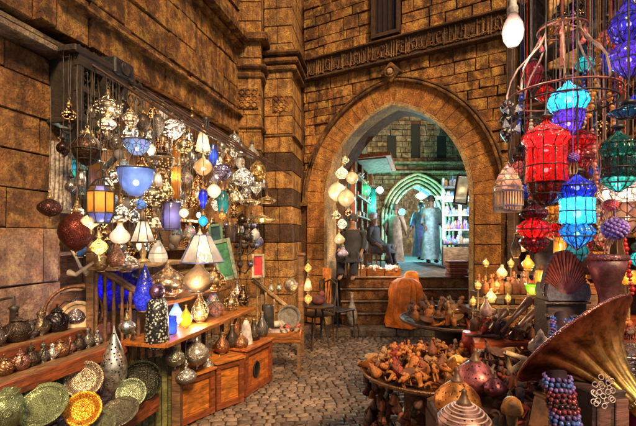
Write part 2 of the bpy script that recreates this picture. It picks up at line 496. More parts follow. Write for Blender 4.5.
# flat orange face ring between hood and opening, of voussoirs
mb=MB(); A=arch_prof(HW+.065,TOP+.065,14); B=arch_prof(HWo,TOPo,14); n=len(A)
for i in range(n-1):
    t=rnd(0,1); lerp=lambda p,q,f:(p[0]+(q[0]-p[0])*f,p[1]+(q[1]-p[1])*f); g_=.022
    P=[lerp(A[i],A[i+1],g_),lerp(A[i],A[i+1],1-g_),lerp(B[i],B[i+1],1-g_),lerp(B[i],B[i+1],g_)]; dd=rnd(.012,.024)
    mb.add([(UC+x,-dd,z) for x,z in P]+[(UC+x,.02,z) for x,z in P],[(3,2,1,0),(0,1,5,4),(1,2,6,5),(2,3,7,6),(3,0,4,7)],t)
for s in (-1,1):
    for i,z in enumerate([.0,.3,.6,.9,1.2,1.5,1.8]):
        z1=z+.3 if i<6 else SP
        mb.box((UC+s*(HW+.065+HWo)/2,-.005,(z+z1)/2),(HWo-HW-.065-.01,.05,z1-z-.012),tint=rnd(0,1),bev=.006)
mb.build('arch_face',ARCHM,gate)
# pale inner rim
mb=MB(); A2=arch_prof(HW-.005,TOP-.005,14); A3=arch_prof(HW+.06,TOP+.06,14)
pa=[(UC-HW+.005,0)]+[(UC+x,z) for x,z in A2]+[(UC+HW-.005,0)]
pb=[(UC-HW-.06,0)]+[(UC+x,z) for x,z in A3]+[(UC+HW+.06,0)]
for i in range(len(pa)-1):
    P=[pa[i],pa[i+1],pb[i+1],pb[i]]
    mb.add([(x,-.05,z) for x,z in P]+[(x,.3,z) for x,z in P],[(3,2,1,0),(0,1,5,4),(1,2,6,5),(2,3,7,6),(3,0,4,7)],rnd(.6,1))
mb.build('arch_rim',stone('pale_limestone',(.52,.34,.15),(.62,.42,.2),amt=.35),gate)
# hood moulding
mb=MB()
for off,r in ((.015,.032),(.07,.022)):
    L=[(UC+x,-.05,z) for x,z in arch_prof(HWo+off,TOPo+off,20)]
    mb.tube(L,r,8,tint=.4)
    mb.box((UC-HWo-off-.0,-.03,SP-.02),(.10,.14,.07),tint=.3); mb.box((UC+HWo+off,-.03,SP-.02),(.10,.14,.07),tint=.3)
mb.build('hood_moulding',STONED,gate)
# boss over the apex
mb=MB(); mb.box((UC,-.06,TOPo+.13),(.26,.12,.26),Matrix.Rotation(R(45),4,'Y'),tint=.4,bev=.02)
mb.ring((UC,-.13,TOPo+.13),.085,.022,M=Matrix.Rotation(R(90),4,'X'),tint=.2)
mb.build('carved_boss',STONED,gate)
mb=MB(); mb.ball((UC,-.135,TOPo+.13),.055,sc3=(1,.6,1)); mb.build('boss_knob',stone('rose_limestone',(.55,.33,.22),(.6,.38,.26),amt=.3),gate)
# inscription band with raised script
mb=MB(); mb.box((WEND/2,-.03,4.75),(WEND,.1,.34),tint=.3)
for z in (4.57,4.93): mb.box((WEND/2,-.055,z),(WEND,.15,.045),tint=.8,bev=.012)
mb.build('inscription_band',stone('band_limestone',(.07,.032,.02),(.15,.075,.035),amt=.7),gate)
mb=MB(); u=.06
L_=[(.05+.03*i,-.088,4.655+.012*math.sin(i*.9)+.008*math.sin(i*2.3)) for i in range(int((WEND-.15)/.03))]
mb.tube(L_,.010,5)
for i in range(int(WEND/.085)):
    q=.08+.085*i+rnd(-.02,.02); hgt=rnd(.12,.24); mb.tube([(q,-.087,4.65),(q+rnd(-.008,.008),-.09,4.65+hgt*.6),(q+rnd(-.02,.02),-.087,4.65+hgt)],[.008,.012,.009],5)
    if i%3==0: mb.ring((q+.04,-.088,4.82+rnd(-.03,.03)),.018,.006,8,4,M=Matrix.Rotation(R(90),4,'X'))
while u<WEND-.1:
    k=random.choice('AALBCDSAL'); y=-.09
    if k=='A': mb.tube([(u,y,4.62),(u+.004,y,4.89)],[.010,.014],5); u+=rnd(.035,.06)
    elif k=='L':
        mb.tube([(u+.05,y,4.89),(u+.045,y,4.68),(u+.02,y,4.63),(u-.03,y,4.64)],.012,5); u+=rnd(.06,.09)
    elif k=='B':
        mb.tube([(u,y,4.70),(u+.02,y,4.64),(u+.10,y,4.63),(u+.13,y,4.70)],.013,5); mb.ball((u+.07,y,4.60),.011,6,4); u+=.15
    elif k=='C':
        mb.tube([(u+.09,y,4.80),(u+.03,y,4.79),(u,y,4.72),(u+.04,y,4.66),(u+.10,y,4.65)],.012,5); mb.ball((u+.05,y,4.84),.012,6,4); u+=.12
    elif k=='D': mb.ring((u+.03,y,4.69),.028,.011,10,5,M=Matrix.Rotation(R(90),4,'X')); mb.tube([(u+.055,y,4.69),(u+.09,y,4.64)],.010,5); u+=.1
    else:
        mb.tube([(u,y,4.72),(u+.02,y,4.66),(u+.045,y,4.72),(u+.07,y,4.66),(u+.10,y,4.71)],.011,5); mb.tube([(u+.02,y,4.80),(u+.07,y,4.86)],.008,5); u+=.12
mb.build('carved_script',stone('script_limestone',(.26,.13,.05),(.38,.2,.08),amt=.5),gate)
# dark tall window above the band
mb=MB(); 
for x in (DK0-.03,DK1+.03): mb.box((x,-.04,6.2),(.05,.14,2.36),tint=.3)
mb.box(((DK0+DK1)/2,-.04,5.03),(DK1-DK0+.11,.16,.06),tint=.3)
mb.build('window_frame',W_DARK,gate)
mb=MB(); mb.box(((DK0+DK1)/2,-.008,6.23),(DK1-DK0,.05,2.3),tint=.2)
for k in range(4): mb.box((DK0+.06+k*.09,-.04,6.2),(.02,.02,2.3),tint=.8)
mb.build('window_shutter',wood((.025,.008,.006)),gate)

# ---------- LEFT WALL
LO=Vector((-2.927,1.0,0)); LA=math.atan2(.972,.236)
def L(u,e,z): return Vector((LO.x+.236*u+.972*e, LO.y+.972*u-.236*e, z))
def yl(px,e): return (3.17-e)/(.243+(CX-px)/F)
def lp(px,py,e):
    """point seen at px,py lying e metres in front of the left wall"""
    return at(px,py,yl(px,e))
def LU(px): return (yl(px,0)-1)/.972
# local frame of masonry(): X along u, front is -Y ; right-handed with rotation LA gives local -Y = (sin,-cos) = (+.972,-.236)
lw=thing('left_street_wall','high carved stone wall above the lamp stall on the left','wall',(LO.x,LO.y,0),rot=(0,0,LA))
UE=LU(232)
mb=MB(); mb.box((UE/2-1,.55,6.0),(UE+3,.8,5.4),tint=.3); 
mb.box((UE+.2,1.2,4),(.5,1.5,8),tint=.3)
mb.build('wall_core',MORTAR,lw)
UP=LU(57)
mb=MB(); masonry(mb,UP-.35,UE+.1,3.32,4.78,.36,.55,depth=(.16,.2)); masonry(mb,-.6,UE+.1,4.98,7.4,.34,.6,depth=(.16,.2))
masonry(mb,-.6,UP-.35,3.3,4.78,.4,.7,depth=(.10,.14))
mb.build('stone_courses',stone('carved_limestone',(.48,.165,.032),(.78,.35,.09),amt=.85,sc_=1.3),lw)
# diagonal-looking string courses, cornice
mb=MB()
mb.box((UE/2+UP/2,-.15,3.62),(UE-UP+.4,.2,.05),tint=.9,bev=.015)
mb.box((UE/2-.2,-.2,4.88),(UE+.9,.32,.16),tint=.2,bev=.03); mb.box((UE/2-.2,-.16,4.75),(UE+.9,.2,.08),tint=.6,bev=.02)
mb.build('string_course',STONE,lw)
# recessed round niches and carved roundels in the upper wall
mb=MB()
for px,z,r in ():
    M=Matrix.Rotation(R(90),4,'X')
    u=LU(px)
    mb.ring((u,-.2,z),r,.035,24,6,M=M,tint=.3); mb.ring((u,-.2,z),r*.6,.02,20,6,M=M,tint=.7)
    for k in range(8):
        a=PI/4*k; mb.tube([(u+.1*r*math.cos(a),-.2,z+.1*r*math.sin(a)),(u+.6*r*math.cos(a),-.21,z+.6*r*math.sin(a))],.014,5,tint=.6)

# near pier
pr=thing('stone_pier','near pier of big smooth sandstone blocks at the left edge','wall',(LO.x,LO.y,0),rot=(0,0,LA))
mb=MB(); mb.box((UP/2-.8,.28,1.6),(UP+1.6-.02,.52,3.2),tint=.2); mb.build('pier_core',MORTAR,pr)
PIERM=stone('pier_sandstone',(.48,.20,.06),(.66,.33,.11),amt=.75,sc_=.9)
mb=MB(); masonry(mb,-1.4,UP,0,1.68,.30,.55,depth=(.028,.045),gap=.004,var=.05)
mb.build('pale_lower_blocks',stone('pale_sandstone',(.52,.30,.17),(.66,.40,.24),amt=.5,sc_=.9),pr)
mb=MB(); masonry(mb,-1.4,UP,1.68,3.12,.31,.52,depth=(.015,.03),gap=.004,var=.05)
for z in [0.15+.31*k for k in range(10)]: mb.box((UP+.0,.25,z),(.05,.54,.29),tint=rnd(0,1),bev=.01)
mb.build('ashlar_blocks',PIERM,pr)
mb=MB(); mb.box((UP/2-.7,.1,3.165),(UP+1.5,.52,.06),tint=.7,bev=.012); mb.box((UP/2-.7,.1,3.23),(UP+1.5,.46,.05),tint=.1,bev=.01)
mb.build('coping',stone('coping_stone',(.34,.26,.19),(.5,.4,.3),amt=.5),pr)
# arched window top left
aw=thing('arched_window','dark wooden round-cornered window frame with blue glass high on the left wall','window',tuple(L(LU(4),.16,3.62)),rot=(0,0,LA))
mb=MB(); mb.tube([(-.42,0,.6),(-.42,0,.06),(-.36,0,0),(.28,0,0),(.34,0,.06),(.34,0,.6)],.04,8); mb.tube([(-.04,0,0),(-.04,0,.6)],.022,6)
mb.build('frame',W_DARK,aw)
mb=MB(); mb.box((-.04,.03,.32),(.76,.02,.62)); mb.build('pane',plain((.05,.09,.2),.2,'blue_glass'),aw)
mb=MB()
for k in range(6): mb.tube([(-.4+.13*k,-.02,0),(-.4+.13*k,-.02,.6)],.008,5)
mb.build('grille',IRON,aw)
# lattice window box (mashrabiya)
p=lp(82,130,.0); yy=yl(80,.1)
mx=thing('lattice_window','dark wooden lattice window box bracketed out above the stall','window',tuple(L(LU(75),.0,2.62)),rot=(0,0,LA))
mb=MB(); W_,H_=.27,.5
for x in (-W_,0,W_): mb.box((x,-.30,H_/2),(.05,.05,H_),tint=.2)
for z in (0,.24,.45,H_): mb.box((0,-.30,z),(2*W_+.06,.055,.05),tint=.4)
mb.box((0,-.16,H_+.05),(2*W_+.16,.36,.06),tint=.3,bev=.01); mb.box((0,-.16,-.03),(2*W_+.1,.34,.05),tint=.3,bev=.01)
for x in (-W_,W_):
    mb.box((x,-.16,H_/2),(.04,.28,H_),tint=.2); mb.tube([(x,-.01,-.4),(x,-.2,-.25),(x,-.32,-.03)],.03,6)
mb.build('frame',wood((.045,.03,.02)),mx)
mb=MB()
for k in range(9):
    for r in range(6):
        mb.box((-W_+.05+k*.095,-.285,.05+r*.105),(.105,.012,.012),Matrix.Rotation(R(45),4,'Y')); mb.box((-W_+.05+k*.095,-.287,.05+r*.105),(.105,.012,.012),Matrix.Rotation(R(-45),4,'Y'))
mb.build('lattice',wood((.05,.035,.022)),mx)
mb=MB(); mb.box((0,-.2,H_/2),(2*W_-.06,.02,H_-.03)); mb.build('back_board',plain((.015,.012,.01),.8),mx)
# small speaker box
sp_=thing('speaker_box','small black speaker box on the wall beside the lattice window','speaker',tuple(lp(118,70,.28)),rot=(0,0,LA))
mb=MB(); mb.box((0,0,0),(.27,.16,.16),bev=.015); mb.box((.0,.15,0),(.04,.2,.04)); mb.build('case',plain((.02,.02,.02),.5,'black_case'),sp_)
mb=MB(); mb.lathe([(.001,0),(.05,.003),(.06,.014),(.065,.0)],16,(0,-.085,0),Matrix.Rotation(R(90),4,'X')); mb.build('grille',IRON,sp_)

# dark recess of the lamp shop
rc=thing('lamp_shop_recess','dark boarded back of the lamp stall behind the hanging lamps','stall',(LO.x,LO.y,0),rot=(0,0,LA))
mb=MB(); u0,u1=UP,LU(228)
k=u0
while k<u1:
    w=rnd(.14,.22); mb.box((k+w/2,.5+rnd(0,.01),1.6),(w-.008,.04,3.3),tint=rnd(0,1)); k+=w
mb.build('back_boards',wood((.17,.085,.035)),rc)
mb=MB(); mb.box((u1+.03,.25,1.65),(.06,.6,3.3)); mb.box(((u0+u1)/2,.25,3.27),(u1-u0,.6,.07)); mb.build('door_frame',W_MID,rc)
mb=MB()
for z in (1.1,1.45,1.85,2.25): mb.box(((u0+u1)/2,.32,z),(u1-u0-.1,.3,.03),tint=.7)
mb.build('shelves',W_PALE,rc)

# ---------- corner piers between the left wall and the gate
def ablaq(name,label,x,y,ang,w,d,z1,corn=()):
    t=thing(name,label,'pillar',(x,y,0),rot=(0,0,ang))
    mb=MB(); mb.box((w/2,d/2,z1/2),(w-.04,d-.04,z1),tint=.3); mb.build('core',MORTAR,t)
    z=0;i=0; ml=MB(); md=MB()
    while z<z1:
        h=.30*rnd(.93,1.07)
        m=md if i%2 and 1.1<z<3.3 else ml
        q=w*rnd(.35,.65)
        for (xa,xb) in ((0,q),(q,w)):
            m.box(((xa+xb)/2,d/2,z+h/2),(xb-xa-.007,d+.03+rnd(0,.015),h-.008),tint=rnd(0,1),bev=.01)
        z+=h;i+=1
    ml.build('light_courses',stone('ablaq_light',(.56,.24,.06),(.78,.38,.11),amt=.65),t); md.build('dark_courses',stone('ablaq_dark',(.09,.045,.025),(.15,.08,.04),amt=.8),t)
    for (z,ex,hh) in corn: mb=MB(); mb.box((w/2,d/2,z),(w+ex*2,d+ex*2,hh),tint=rnd(0,1),bev=.025); mb.build('cornice',STONED,t)
    return t
ablaq('corner_pier','banded stone pier ending the left wall, left of the two corner piers',-1.56,6.95,R(0),.62,1.2,7.4,((3.42,.05,.05),(4.28,.05,.10),(4.42,.09,.07),(4.9,.12,.14)))
ablaq('corner_pier','banded stone pier next to the arch, right of the two corner piers',-.93,7.25,R(-8),.50,1.0,7.4,((3.35,.04,.05),(4.5,.07,.10),(4.62,.11,.09),(4.74,.15,.07)))
# carved panels on the piers
for (nm,x,y,z,s,lb) in (('relief_tile',-1.15,6.92,3.9,.34,'square panel of carved interlace on the left corner pier'),('relief_tile',-.63,7.20,3.9,.30,'square panel of carved interlace on the right corner pier')):
    t=thing(nm,lb,'carving',(x,y,z)); mb=MB()
    mb.box((0,0,0),(s,.03,s),bev=.01,tint=.8); 
    for k in range(3):
        for q in range(3): mb.ring(((k-1)*s*.3,-.02,(q-1)*s*.3),s*.13,.012,12,5,M=Matrix.Rotation(R(90),4,'X'),tint=.3)
    mb.build('relief',STONE,t)
# white lamps/wires on pier cornice
# ---------- far side through the arch
FA=thing('far_gate','distant stone wall with a green-lit pointed arch and slit windows','wall',(at(385,0,13.5).x-2.9,13.5,0))
fx=lambda px: (px-CX)/F*13.5-FA.location.x
fz=lambda py: EYE+(HY-py)/F*13.5
UC2=fx(417); HW2=(fx(441)-fx(394))/2; TP2=fz(186); SP2=fz(218)
SPs=SP; 
inn2=[(x,z) for x,z in arch_prof(HW2,TP2,12,SP2)]
mb=MB(); wall_core(mb,inn2,0,6.2,7.4,0,.6,UC2); mb.build('wall_core',MORTAR,FA)
def exf(z,hw=HW2+.42,top=TP2+.42):
    if z<SP2: return (UC2-hw,UC2+hw)
    if z>=top: return None
    rise=top-SP2; c=(rise*rise-hw*hw)/(2*hw); rad=hw+c
    x=max(math.sqrt(max(rad*rad-(z-SP2)**2,0))-c,0); return (UC2-x,UC2+x)
hl=tuple((fx(a),fx(b),fz(158),fz(t_)) for a,b,t_ in ((387,396,136),(411,420,124),(437,446,132)))
mb=MB(); masonry(mb,0,6.2,.9,fz(158),.16,.3,exf,depth=(.02,.05)); masonry(mb,0,6.2,fz(158),fz(136),.16,.25,holes=tuple((a,b,z0-.1,z1+.2) for a,b,z0,z1 in hl),depth=(.02,.05)); masonry(mb,0,6.2,fz(136),7.4,.17,.3,depth=(.02,.05),holes=((hl[1][0],hl[1][1],5,fz(124)),))
mb.build('stone_courses',STONEG,FA)
mb=MB()
for k,off in enumerate((.03,.15,.27,.38)):
    mb.tube([(UC2+x,-.04-.02*k,z) for x,z in arch_prof(HW2+off,TP2+off,14,SP2)],.05,6,tint=rnd(0,1))
    for s in (-1,1): mb.tube([(UC2+s*(HW2+off),-.04-.02*k,.9),(UC2+s*(HW2+off),-.04-.02*k,SP2)],.05,6,tint=rnd(0,1))
mb.build('arch_moulding',stone('far_moulding',(.40,.36,.22),(.55,.48,.3),amt=.5),FA)
mb=MB()
for z in (fz(163),fz(172)): mb.box((3.1,-.06,z),(6.2,.16,.06),tint=.3,bev=.01)
mb.build('string_course',STONEG,FA)
mb=MB()
for a,b,z0,z1 in hl: mb.box(((a+b)/2,-.004,(z0+z1)/2),(b-a,.02,z1-z0))
mb.build('slit_windows',plain((.006,.005,.004),.9,'void'),FA)
# end of the alley seen through the far arch
t=thing('alley_end_wall','dim wall far beyond the green-lit arch','wall',(3.4,21,0)); mb=MB(); mb.box((0,.2,3),(7,.3,6)); mb.build('face',STONEG,t)
# side walls of the upper street
for (nm,x0,y0,x1,y1,lb) in (('alley_wall',.42,8.6,1.55,13.4,'stone wall lining the upper street on its left side'),('alley_wall',4.1,8.0,4.9,13.4,'stone wall lining the upper street on its right side')):
    dx,dy=x1-x0,y1-y0; ln=math.hypot(dx,dy); a=math.atan2(dy,dx)
    if nm and x0>2: x0_,y0_,a_=x1,y1,a+PI
    else: x0_,y0_,a_=x0,y0,a
    t=thing(nm,lb,'wall',(x0_,y0_,0),rot=(0,0,a_)); mb=MB(); mb.box((ln/2,.2,3.6),(ln,.36,7.2),tint=.3); mb.build('core',MORTAR,t)
    mb=MB(); masonry(mb,0,ln,.85,7.2,.2,.4,depth=(.015,.04)); mb.build('stone_courses',STONEG,t)

# ---------- steps in the gate
st=MB(); stm=wood((.15,.07,.04)); edges=MB()
X0,X1=.42,2.75; YB=7.25
for k in range(4):
    z0=.10+.20*k; y=YB+.10*k
    st.box(((X0+X1)/2,y+.65,z0+.10),(X1-X0+.0,1.3,.195),tint=rnd(0,1),bev=.008)
    edges.box(((X0+X1)/2,y-.006,z0+.195),(X1-X0+.05,.07,.022),tint=rnd(0,1),bev=.005)
o=st.build('stairs',stone('step_stone',(.42,.18,.06),(.6,.28,.10),amt=.6)); tag(o,kind='structure')
o=edges.build('stair_nosing',stone('nosing_stone',(.45,.36,.27),(.6,.48,.36),amt=.4)); tag(o,kind='structure')
mb=MB(); 
for i in range(5): mb.box((.35+.62*i,7.02,.05),(.61,.42,.13),tint=rnd(0,1),bev=.02)
o=mb.build('kerb',stone('kerb_stone',(.28,.21,.15),(.4,.3,.21),amt=.6)); tag(o,kind='structure')
# ================================================================ LEFT STALL
PROF={
 'globe':[(.001,0),(.35,.06),(.7,.2),(.93,.36),(1,.5),(.93,.66),(.7,.82),(.35,.95),(.12,1)],
 'onion':[(.001,0),(.45,.02),(.8,.12),(.98,.28),(1,.4),(.86,.56),(.55,.7),(.28,.8),(.14,.9),(.08,1)],
 'pear':[(.001,0),(.4,.02),(.8,.12),(1,.3),(.93,.45),(.66,.6),(.4,.72),(.28,.85),(.26,1)],
 'teardrop':[(.25,0),(.5,.02),(.82,.12),(1,.3),(.93,.45),(.7,.6),(.42,.74),(.2,.87),(.06,1)],
 'bowl':[(.001,0),(.35,.05),(.7,.28),(.9,.55),(1,.88),(1.03,1),(.97,1)],
 'cyl':[(.001,0),(.9,.0),(1,.05),(1,.95),(.9,1),(.001,1)],
 'cone':[(1,0),(1,.06),(.42,.97),(.38,1)],
 'bell':[(1,0),(.97,.08),(.8,.4),(.62,.7),(.35,.92),(.12,1)],
 'drop':[(.001,0),(.3,.1),(.75,.35),(1,.6),(.95,.78),(.6,.93),(.2,1)],
 'disc':[(.001,0),(.6,.0),(1,.3),(1.05,.5),(.9,.62),(.3,.9),(.1,1)],
 'star':[(.001,0),(.3,.15),(.75,.3),(1,.5),(.75,.7),(.3,.85),(.05,1)],
}
def scaled(p,r,h,z0=0): return [(a*r,z0+b*h) for a,b in p]
RZ=lambda e: 3.3-.65*e
GL='lamps hanging over the left stall'
def hang(name,label,px,py,e,wpx,hpx,kind,mat,top=None,lit=None,w=0,fl=None,seg=20,cat='lamp',P=None,capm=None,chain=True,ribs=0,group=GL,fin=True,bulb=False,spill=0):
    """a hanging thing whose body is centred at the pixel, chain going up to a rail"""
    p=P if P is not None else lp(px,py,e); Y=p.y
    r=wpx/F*Y/2; h=hpx/F*Y
    t=thing(name,label,cat,tuple(p),group)
    mb=MB(); mb.lathe(scaled(PROF[kind],r,h,-h/2),seg,flute=fl); bodyo=mb.build('body',mat,t)
    capm=capm or BRASS
    if kind not in ('bowl',):
        q=PROF[kind][-1][0]*r
        c=MB(); c.lathe([(q+.006,h/2-.006),(max(q,.018)+.008,h/2+.004),(.012,h/2+.022),(.008,h/2+.04),(.001,h/2+.045)],12); c.ring((0,0,h/2+.052),.011,.0025,10,4,M=Matrix.Rotation(R(90),4,'X')); c.build('cap',capm,t)
    else:
        c=MB(); c.ring((0,0,h/2),r*1.02,.006,24,5)
        for k in range(3):
            a=2*PI*k/3+.4; c.tube([(r*math.cos(a),r*math.sin(a),h/2),(0,0,h/2+r*1.3)],.0022,4)
        c.build('rim',capm,t)
    if fin and kind in('globe','onion','pear','drop','star'):
        c=MB(); c.lathe([(.001,-h/2-.03),(.007,-h/2-.024),(.003,-h/2-.012),(.012,-h/2+.002)],8); c.build('finial',capm,t)
    if ribs:
        c=MB(); pr=scaled(PROF[kind],r*1.015,h,-h/2)
        for k in range(ribs):
            a=2*PI*k/ribs+.2; c.tube([(x*math.cos(a),x*math.sin(a),z) for x,z in pr],.0028,4)
        for q in (2,len(pr)//2,len(pr)-3):
            if pr[q][0]>.01: c.ring((0,0,pr[q][1]),pr[q][0],.003,20,4)
        c.build('wire_frame',IRON,bodyo)
    if chain:
        zt=(top if top is not None else RZ(e))-p.z; z0=h/2+(.06 if kind!='bowl' else r*1.3)
        if zt>z0+.03:
            c=MB(); z=z0; pts=[]
            n=max(2,int((zt-z0)/.05)); sw=rnd(-.01,.01)
            c.tube([(sw*math.sin(k/n*PI),0,z0+(zt-z0)*k/n) for k in range(n+1)],[.0035 if k%2 else .002 for k in range(n+1)],4)
            c.build('chain',CHAIN,t)
    if lit and mat.name.startswith('pierced'): w=w*2.2
    if lit: light((0,0,(-.05 if kind!='bowl' else .1)*h),lit,w,min(.02,r*.3),t)
    if lit and w>=.8 and not bulb and mat.name.startswith('glass_shade'): bulb_in(t,-.05*h-.012 if kind!='bowl' else .1*h-.02,max(r*.16,.008))
    if bulb:
        c=MB(); c.ball((0,0,-h*.30),max(r*.34,.012),10,6); c.build('bulb',glow(CREAM,bulb),t)
    if spill: light((r+.05 if px<300 else -r-.05,-r*.8-.05,-h/2-.05),lit or WARM,max(spill*.8,4.0) if spill>=5 else spill*.9,.03,t)
    return t
# rails and awning rods
rl=thing('lamp_rail','rusty iron frame of sloping rods from which the stall lamps hang','rail',(LO.x,LO.y,0),rot=(0,0,LA))
for e in (.05,.3,.55,.8,1.05):
    mb=MB(); mb.tube([(UP-.2+e*.3,-e,RZ(e)),(UE-.2,-e,RZ(e)-.0)],.008,6); mb.build('rod',wood((.07,.03,.02)),rl)
for k in range(7):
    u=UP+.05+(UE-UP-.3)*k/6
    mb=MB(); mb.tube([(u,0,RZ(0)+.01),(u,-1.12,RZ(1.12)+.01)],.011,6); mb.build('cross_bar',wood((.07,.03,.02)),rl)
# end post of the rail
t=thing('rail_post','dark round-headed post holding the outer end of the lamp rail','post',tuple(lp(206,131,.7))); mb=MB(); mb.tube([(0,0,-.25),(0,0,.1)],.03,8); mb.ball((0,0,.13),.045); mb.build('post',IRON,t)

PG=lambda c,l,s=38,th=.32: pierced(tuple(v*.62 for v in c),l,s,th)
pk_gold=PG((.62,.45,.26),(1,.75,.45),52); pk_pale=PG((.66,.58,.5),(1,.85,.68),44,.42); pk_silv=PG((.66,.64,.62),(1,.92,.84),50,.36)
pk_cop=PG((.42,.2,.1),(1,.6,.3),48,.3); pk_dark=PG((.12,.08,.06),(.8,.5,.25),52,.32); pk_rose=PG((.72,.55,.5),(1,.82,.75),48,.42)
s_white=shade((.85,.78,.68),grid=.0,mott=.25); s_cream=shade((.85,.62,.36),mott=.4); s_blue=shade((.12,.22,.8),mott=.4,scale=24.0); s_lav=shade((.5,.45,.85),mott=.3)
s_pbl=shade((.45,.6,.95),grid=.35,scale=26.0); s_org=shade((.95,.42,.06),mott=.3); s_teal=shade((.06,.5,.55),mott=.5); s_mos=shade((.8,.65,.62),grid=.8,scale=46.0)
s_gold=shade((.9,.55,.18),grid=.3,scale=30.0)
H=hang
H('brass_lantern','wide brass lantern with bright holes topmost beside the lattice window',108,106,.75,26,22,'disc',pk_gold,lit=CREAM,w=1.6,spill=5,ribs=8)
H('brass_lantern','small pierced brass lantern just under the wide topmost one',107,124,.8,18,16,'star',pk_rose,lit=WARM,w=.5,fl=(8,.12))
H('wicker_dome','dark ribbed dome hanging like a basket at the left end of the lamps',87,150,.8,28,32,'globe',metal((.10,.06,.04),.4,18.0,'wicker_metal'),ribs=12,cat='basket')
H('dark_shell_lamp','dark oval unlit metal lamp in the top row',143,123,.8,14,20,'globe',DARKM)
H('dark_shell_lamp','dark teardrop lamp in the top row beside the glowing pink globe',158,127,.8,13,24,'drop',OLDM)
H('rosette_lamp','small rose-coloured round lamp in the top row, left of the dark oval lamp',131,119,.8,15,15,'globe',pk_rose,lit=WARM,w=.25)
H('pierced_globe','bright pinkish pierced globe hanging highest in the middle of the lamps',172,130,.85,21,21,'globe',pk_rose,lit=CREAM,w=1.6,spill=5)
H('pierced_globe','golden pierced globe to the lower right of the bright pinkish one',184,146,.8,17,17,'globe',pk_gold,lit=WARM,w=.9)
H('bowl_lamp','shallow bowl lamp glowing blue and white under a dark rim',137,148,.95,26,15,'bowl',s_pbl,lit=(.6,.7,1),w=.9,top=None,capm=IRON)
H('grid_lantern','dark gridded drum lantern right of the blue and white bowl lamp',163,146,.8,16,18,'cyl',pk_dark,lit=WARM,w=.3,ribs=8)
H('brass_bowl','wide pierced brass bowl lamp under the dark gridded drum',161,166,1.05,26,15,'bowl',pk_gold,lit=WARM,w=.5)
H('cone_lantern','tall conical lantern with a bright bulb hanging from the rail post',203,140,.75,15,22,'bell',s_cream,lit=CREAM,w=1.6,spill=7,bulb=30)
H('blue_pane_lantern','square blue glass pane lantern beside the conical bulb lantern',213,155,.6,10,20,'cyl',s_blue,lit=(.3,.5,1),w=.7,seg=4,capm=IRON)
H('warm_globe','warm glowing glass globe below the conical bulb lantern',203,167,.8,19,18,'globe',s_cream,lit=WARM,w=1.2,spill=4)
H('blue_bowl_lamp','largest blue glass bowl shade with a dark metal rim, brightly lit',136,183,1.0,36,28,'bowl',shade((.25,.4,.95),mott=.35),lit=(.75,.85,1),w=2.6,capm=IRON,bulb=0)
H('pierced_ball','round gold ball lamp just right of the big blue bowl',153,196,1.1,21,21,'globe',pk_gold,lit=CREAM,w=.6)
H('pear_lantern','golden pear-shaped lantern behind the gold ball lamp',166,189,.8,16,22,'pear',pk_gold,lit=WARM,w=.8)
H('copper_kettle_pot','dark round copper pot hanging against the stone pier',50,208,.75,23,18,'globe',metal((.14,.06,.05),.25,90.0,'dark_copper'),cat='pot',top=2.6)
H('copper_cauldron','big dark red copper cauldron below the lanterns on the left',76,232,.8,33,40,'globe',metal((.16,.04,.03),.3,90.0,'red_copper'),cat='pot')
H('star_lantern','faceted star lantern shining beside the copper cauldron',91,221,1.05,18,18,'star',s_cream,lit=CREAM,w=1.0,fl=(6,.2),spill=3)
H('gold_basket_lamp','gold pierced lamp between the orange lantern and the big blue bowl',121,212,1.05,20,19,'onion',pk_pale,lit=CREAM,w=.9)
H('glass_bottle_lamp','pinkish white bottle-shaped glass lamp above the copper vase',120,233,1.05,20,22,'pear',shade((.85,.65,.55),mott=.3),lit=CREAM,w=1.2)
H('star_lantern','star lantern with the brightest yellow glow above the wooden rail',99,247,1.1,16,20,'star',s_gold,lit=CREAM,w=1.8,fl=(6,.2),spill=5)
H('blue_top_lamp','tiny pale blue glass lamp in front of the dark shop back',141,203,.8,12,13,'onion',s_pbl,lit=(.5,.7,1),w=.4)
H('lavender_panel_lamp','large square lavender glass lantern hung in the middle of the stall',171,216,.8,19,28,'cyl',s_lav,lit=(.8,.75,1),w=.7,seg=4,capm=IRON,ribs=4)
H('tall_paper_lamp','tall straight parchment tube lamp glowing gold',176,175,.55,10,48,'cyl',s_org,lit=CREAM,w=1.6,seg=8,chain=True)
H('small_globe','tiny white lit globe left of the warm glass globe',184,213,1.05,10,10,'globe',s_white,lit=CREAM,w=.5)
H('copper_lamp','copper pierced lamp hung low between the gold pear and the white globe',193,199,.8,14,20,'pear',pk_cop,lit=WARM,w=.6)
H('silver_globe','white round lamp in the second row under the warm glass globe',214,191,1.05,14,15,'globe',s_white,lit=CREAM,w=.8,spill=3)
H('blue_drop','deep blue glass drop lamp near the white round lamp',203,200,.8,9,22,'drop',shade((.02,.05,.9),mott=.4),lit=(.3,.4,1),w=.9)
H('teal_drop','long dark teal glass drop lamp right of the deep blue drop',223,206,.8,12,32,'drop',s_teal,lit=(.5,1,.9),w=.35)
H('turquoise_ball','small turquoise glass ball below the deep blue drop',203,221,1.05,10,11,'globe',shade((.05,.5,.8),mott=.3),lit=(.5,.9,1),w=.5)
H('violet_globe','mirrored violet globe lamp with copper bands',222,172,1.05,19,19,'globe',metal((.42,.36,.62),.15,14.0,'violet_metal'),lit=None,ribs=4)
H('copper_lamp','copper onion lamp left of the wide silver lamp',228,160,.55,15,18,'onion',pk_cop,lit=WARM,w=.6)
H('silver_star_lamp','wide silver flower-shaped lamp glowing in its middle',243,175,1.05,20,22,'onion',pk_silv,lit=CREAM,w=1.4,fl=(8,.1),spill=4)
H('gold_onion_lamp','long-necked gold onion lamp hanging last on the right, before the stone pier',258,169,.8,17,26,'onion',PG((.75,.5,.2),(1,.75,.4),40,.3),lit=WARM,w=.9,spill=3)
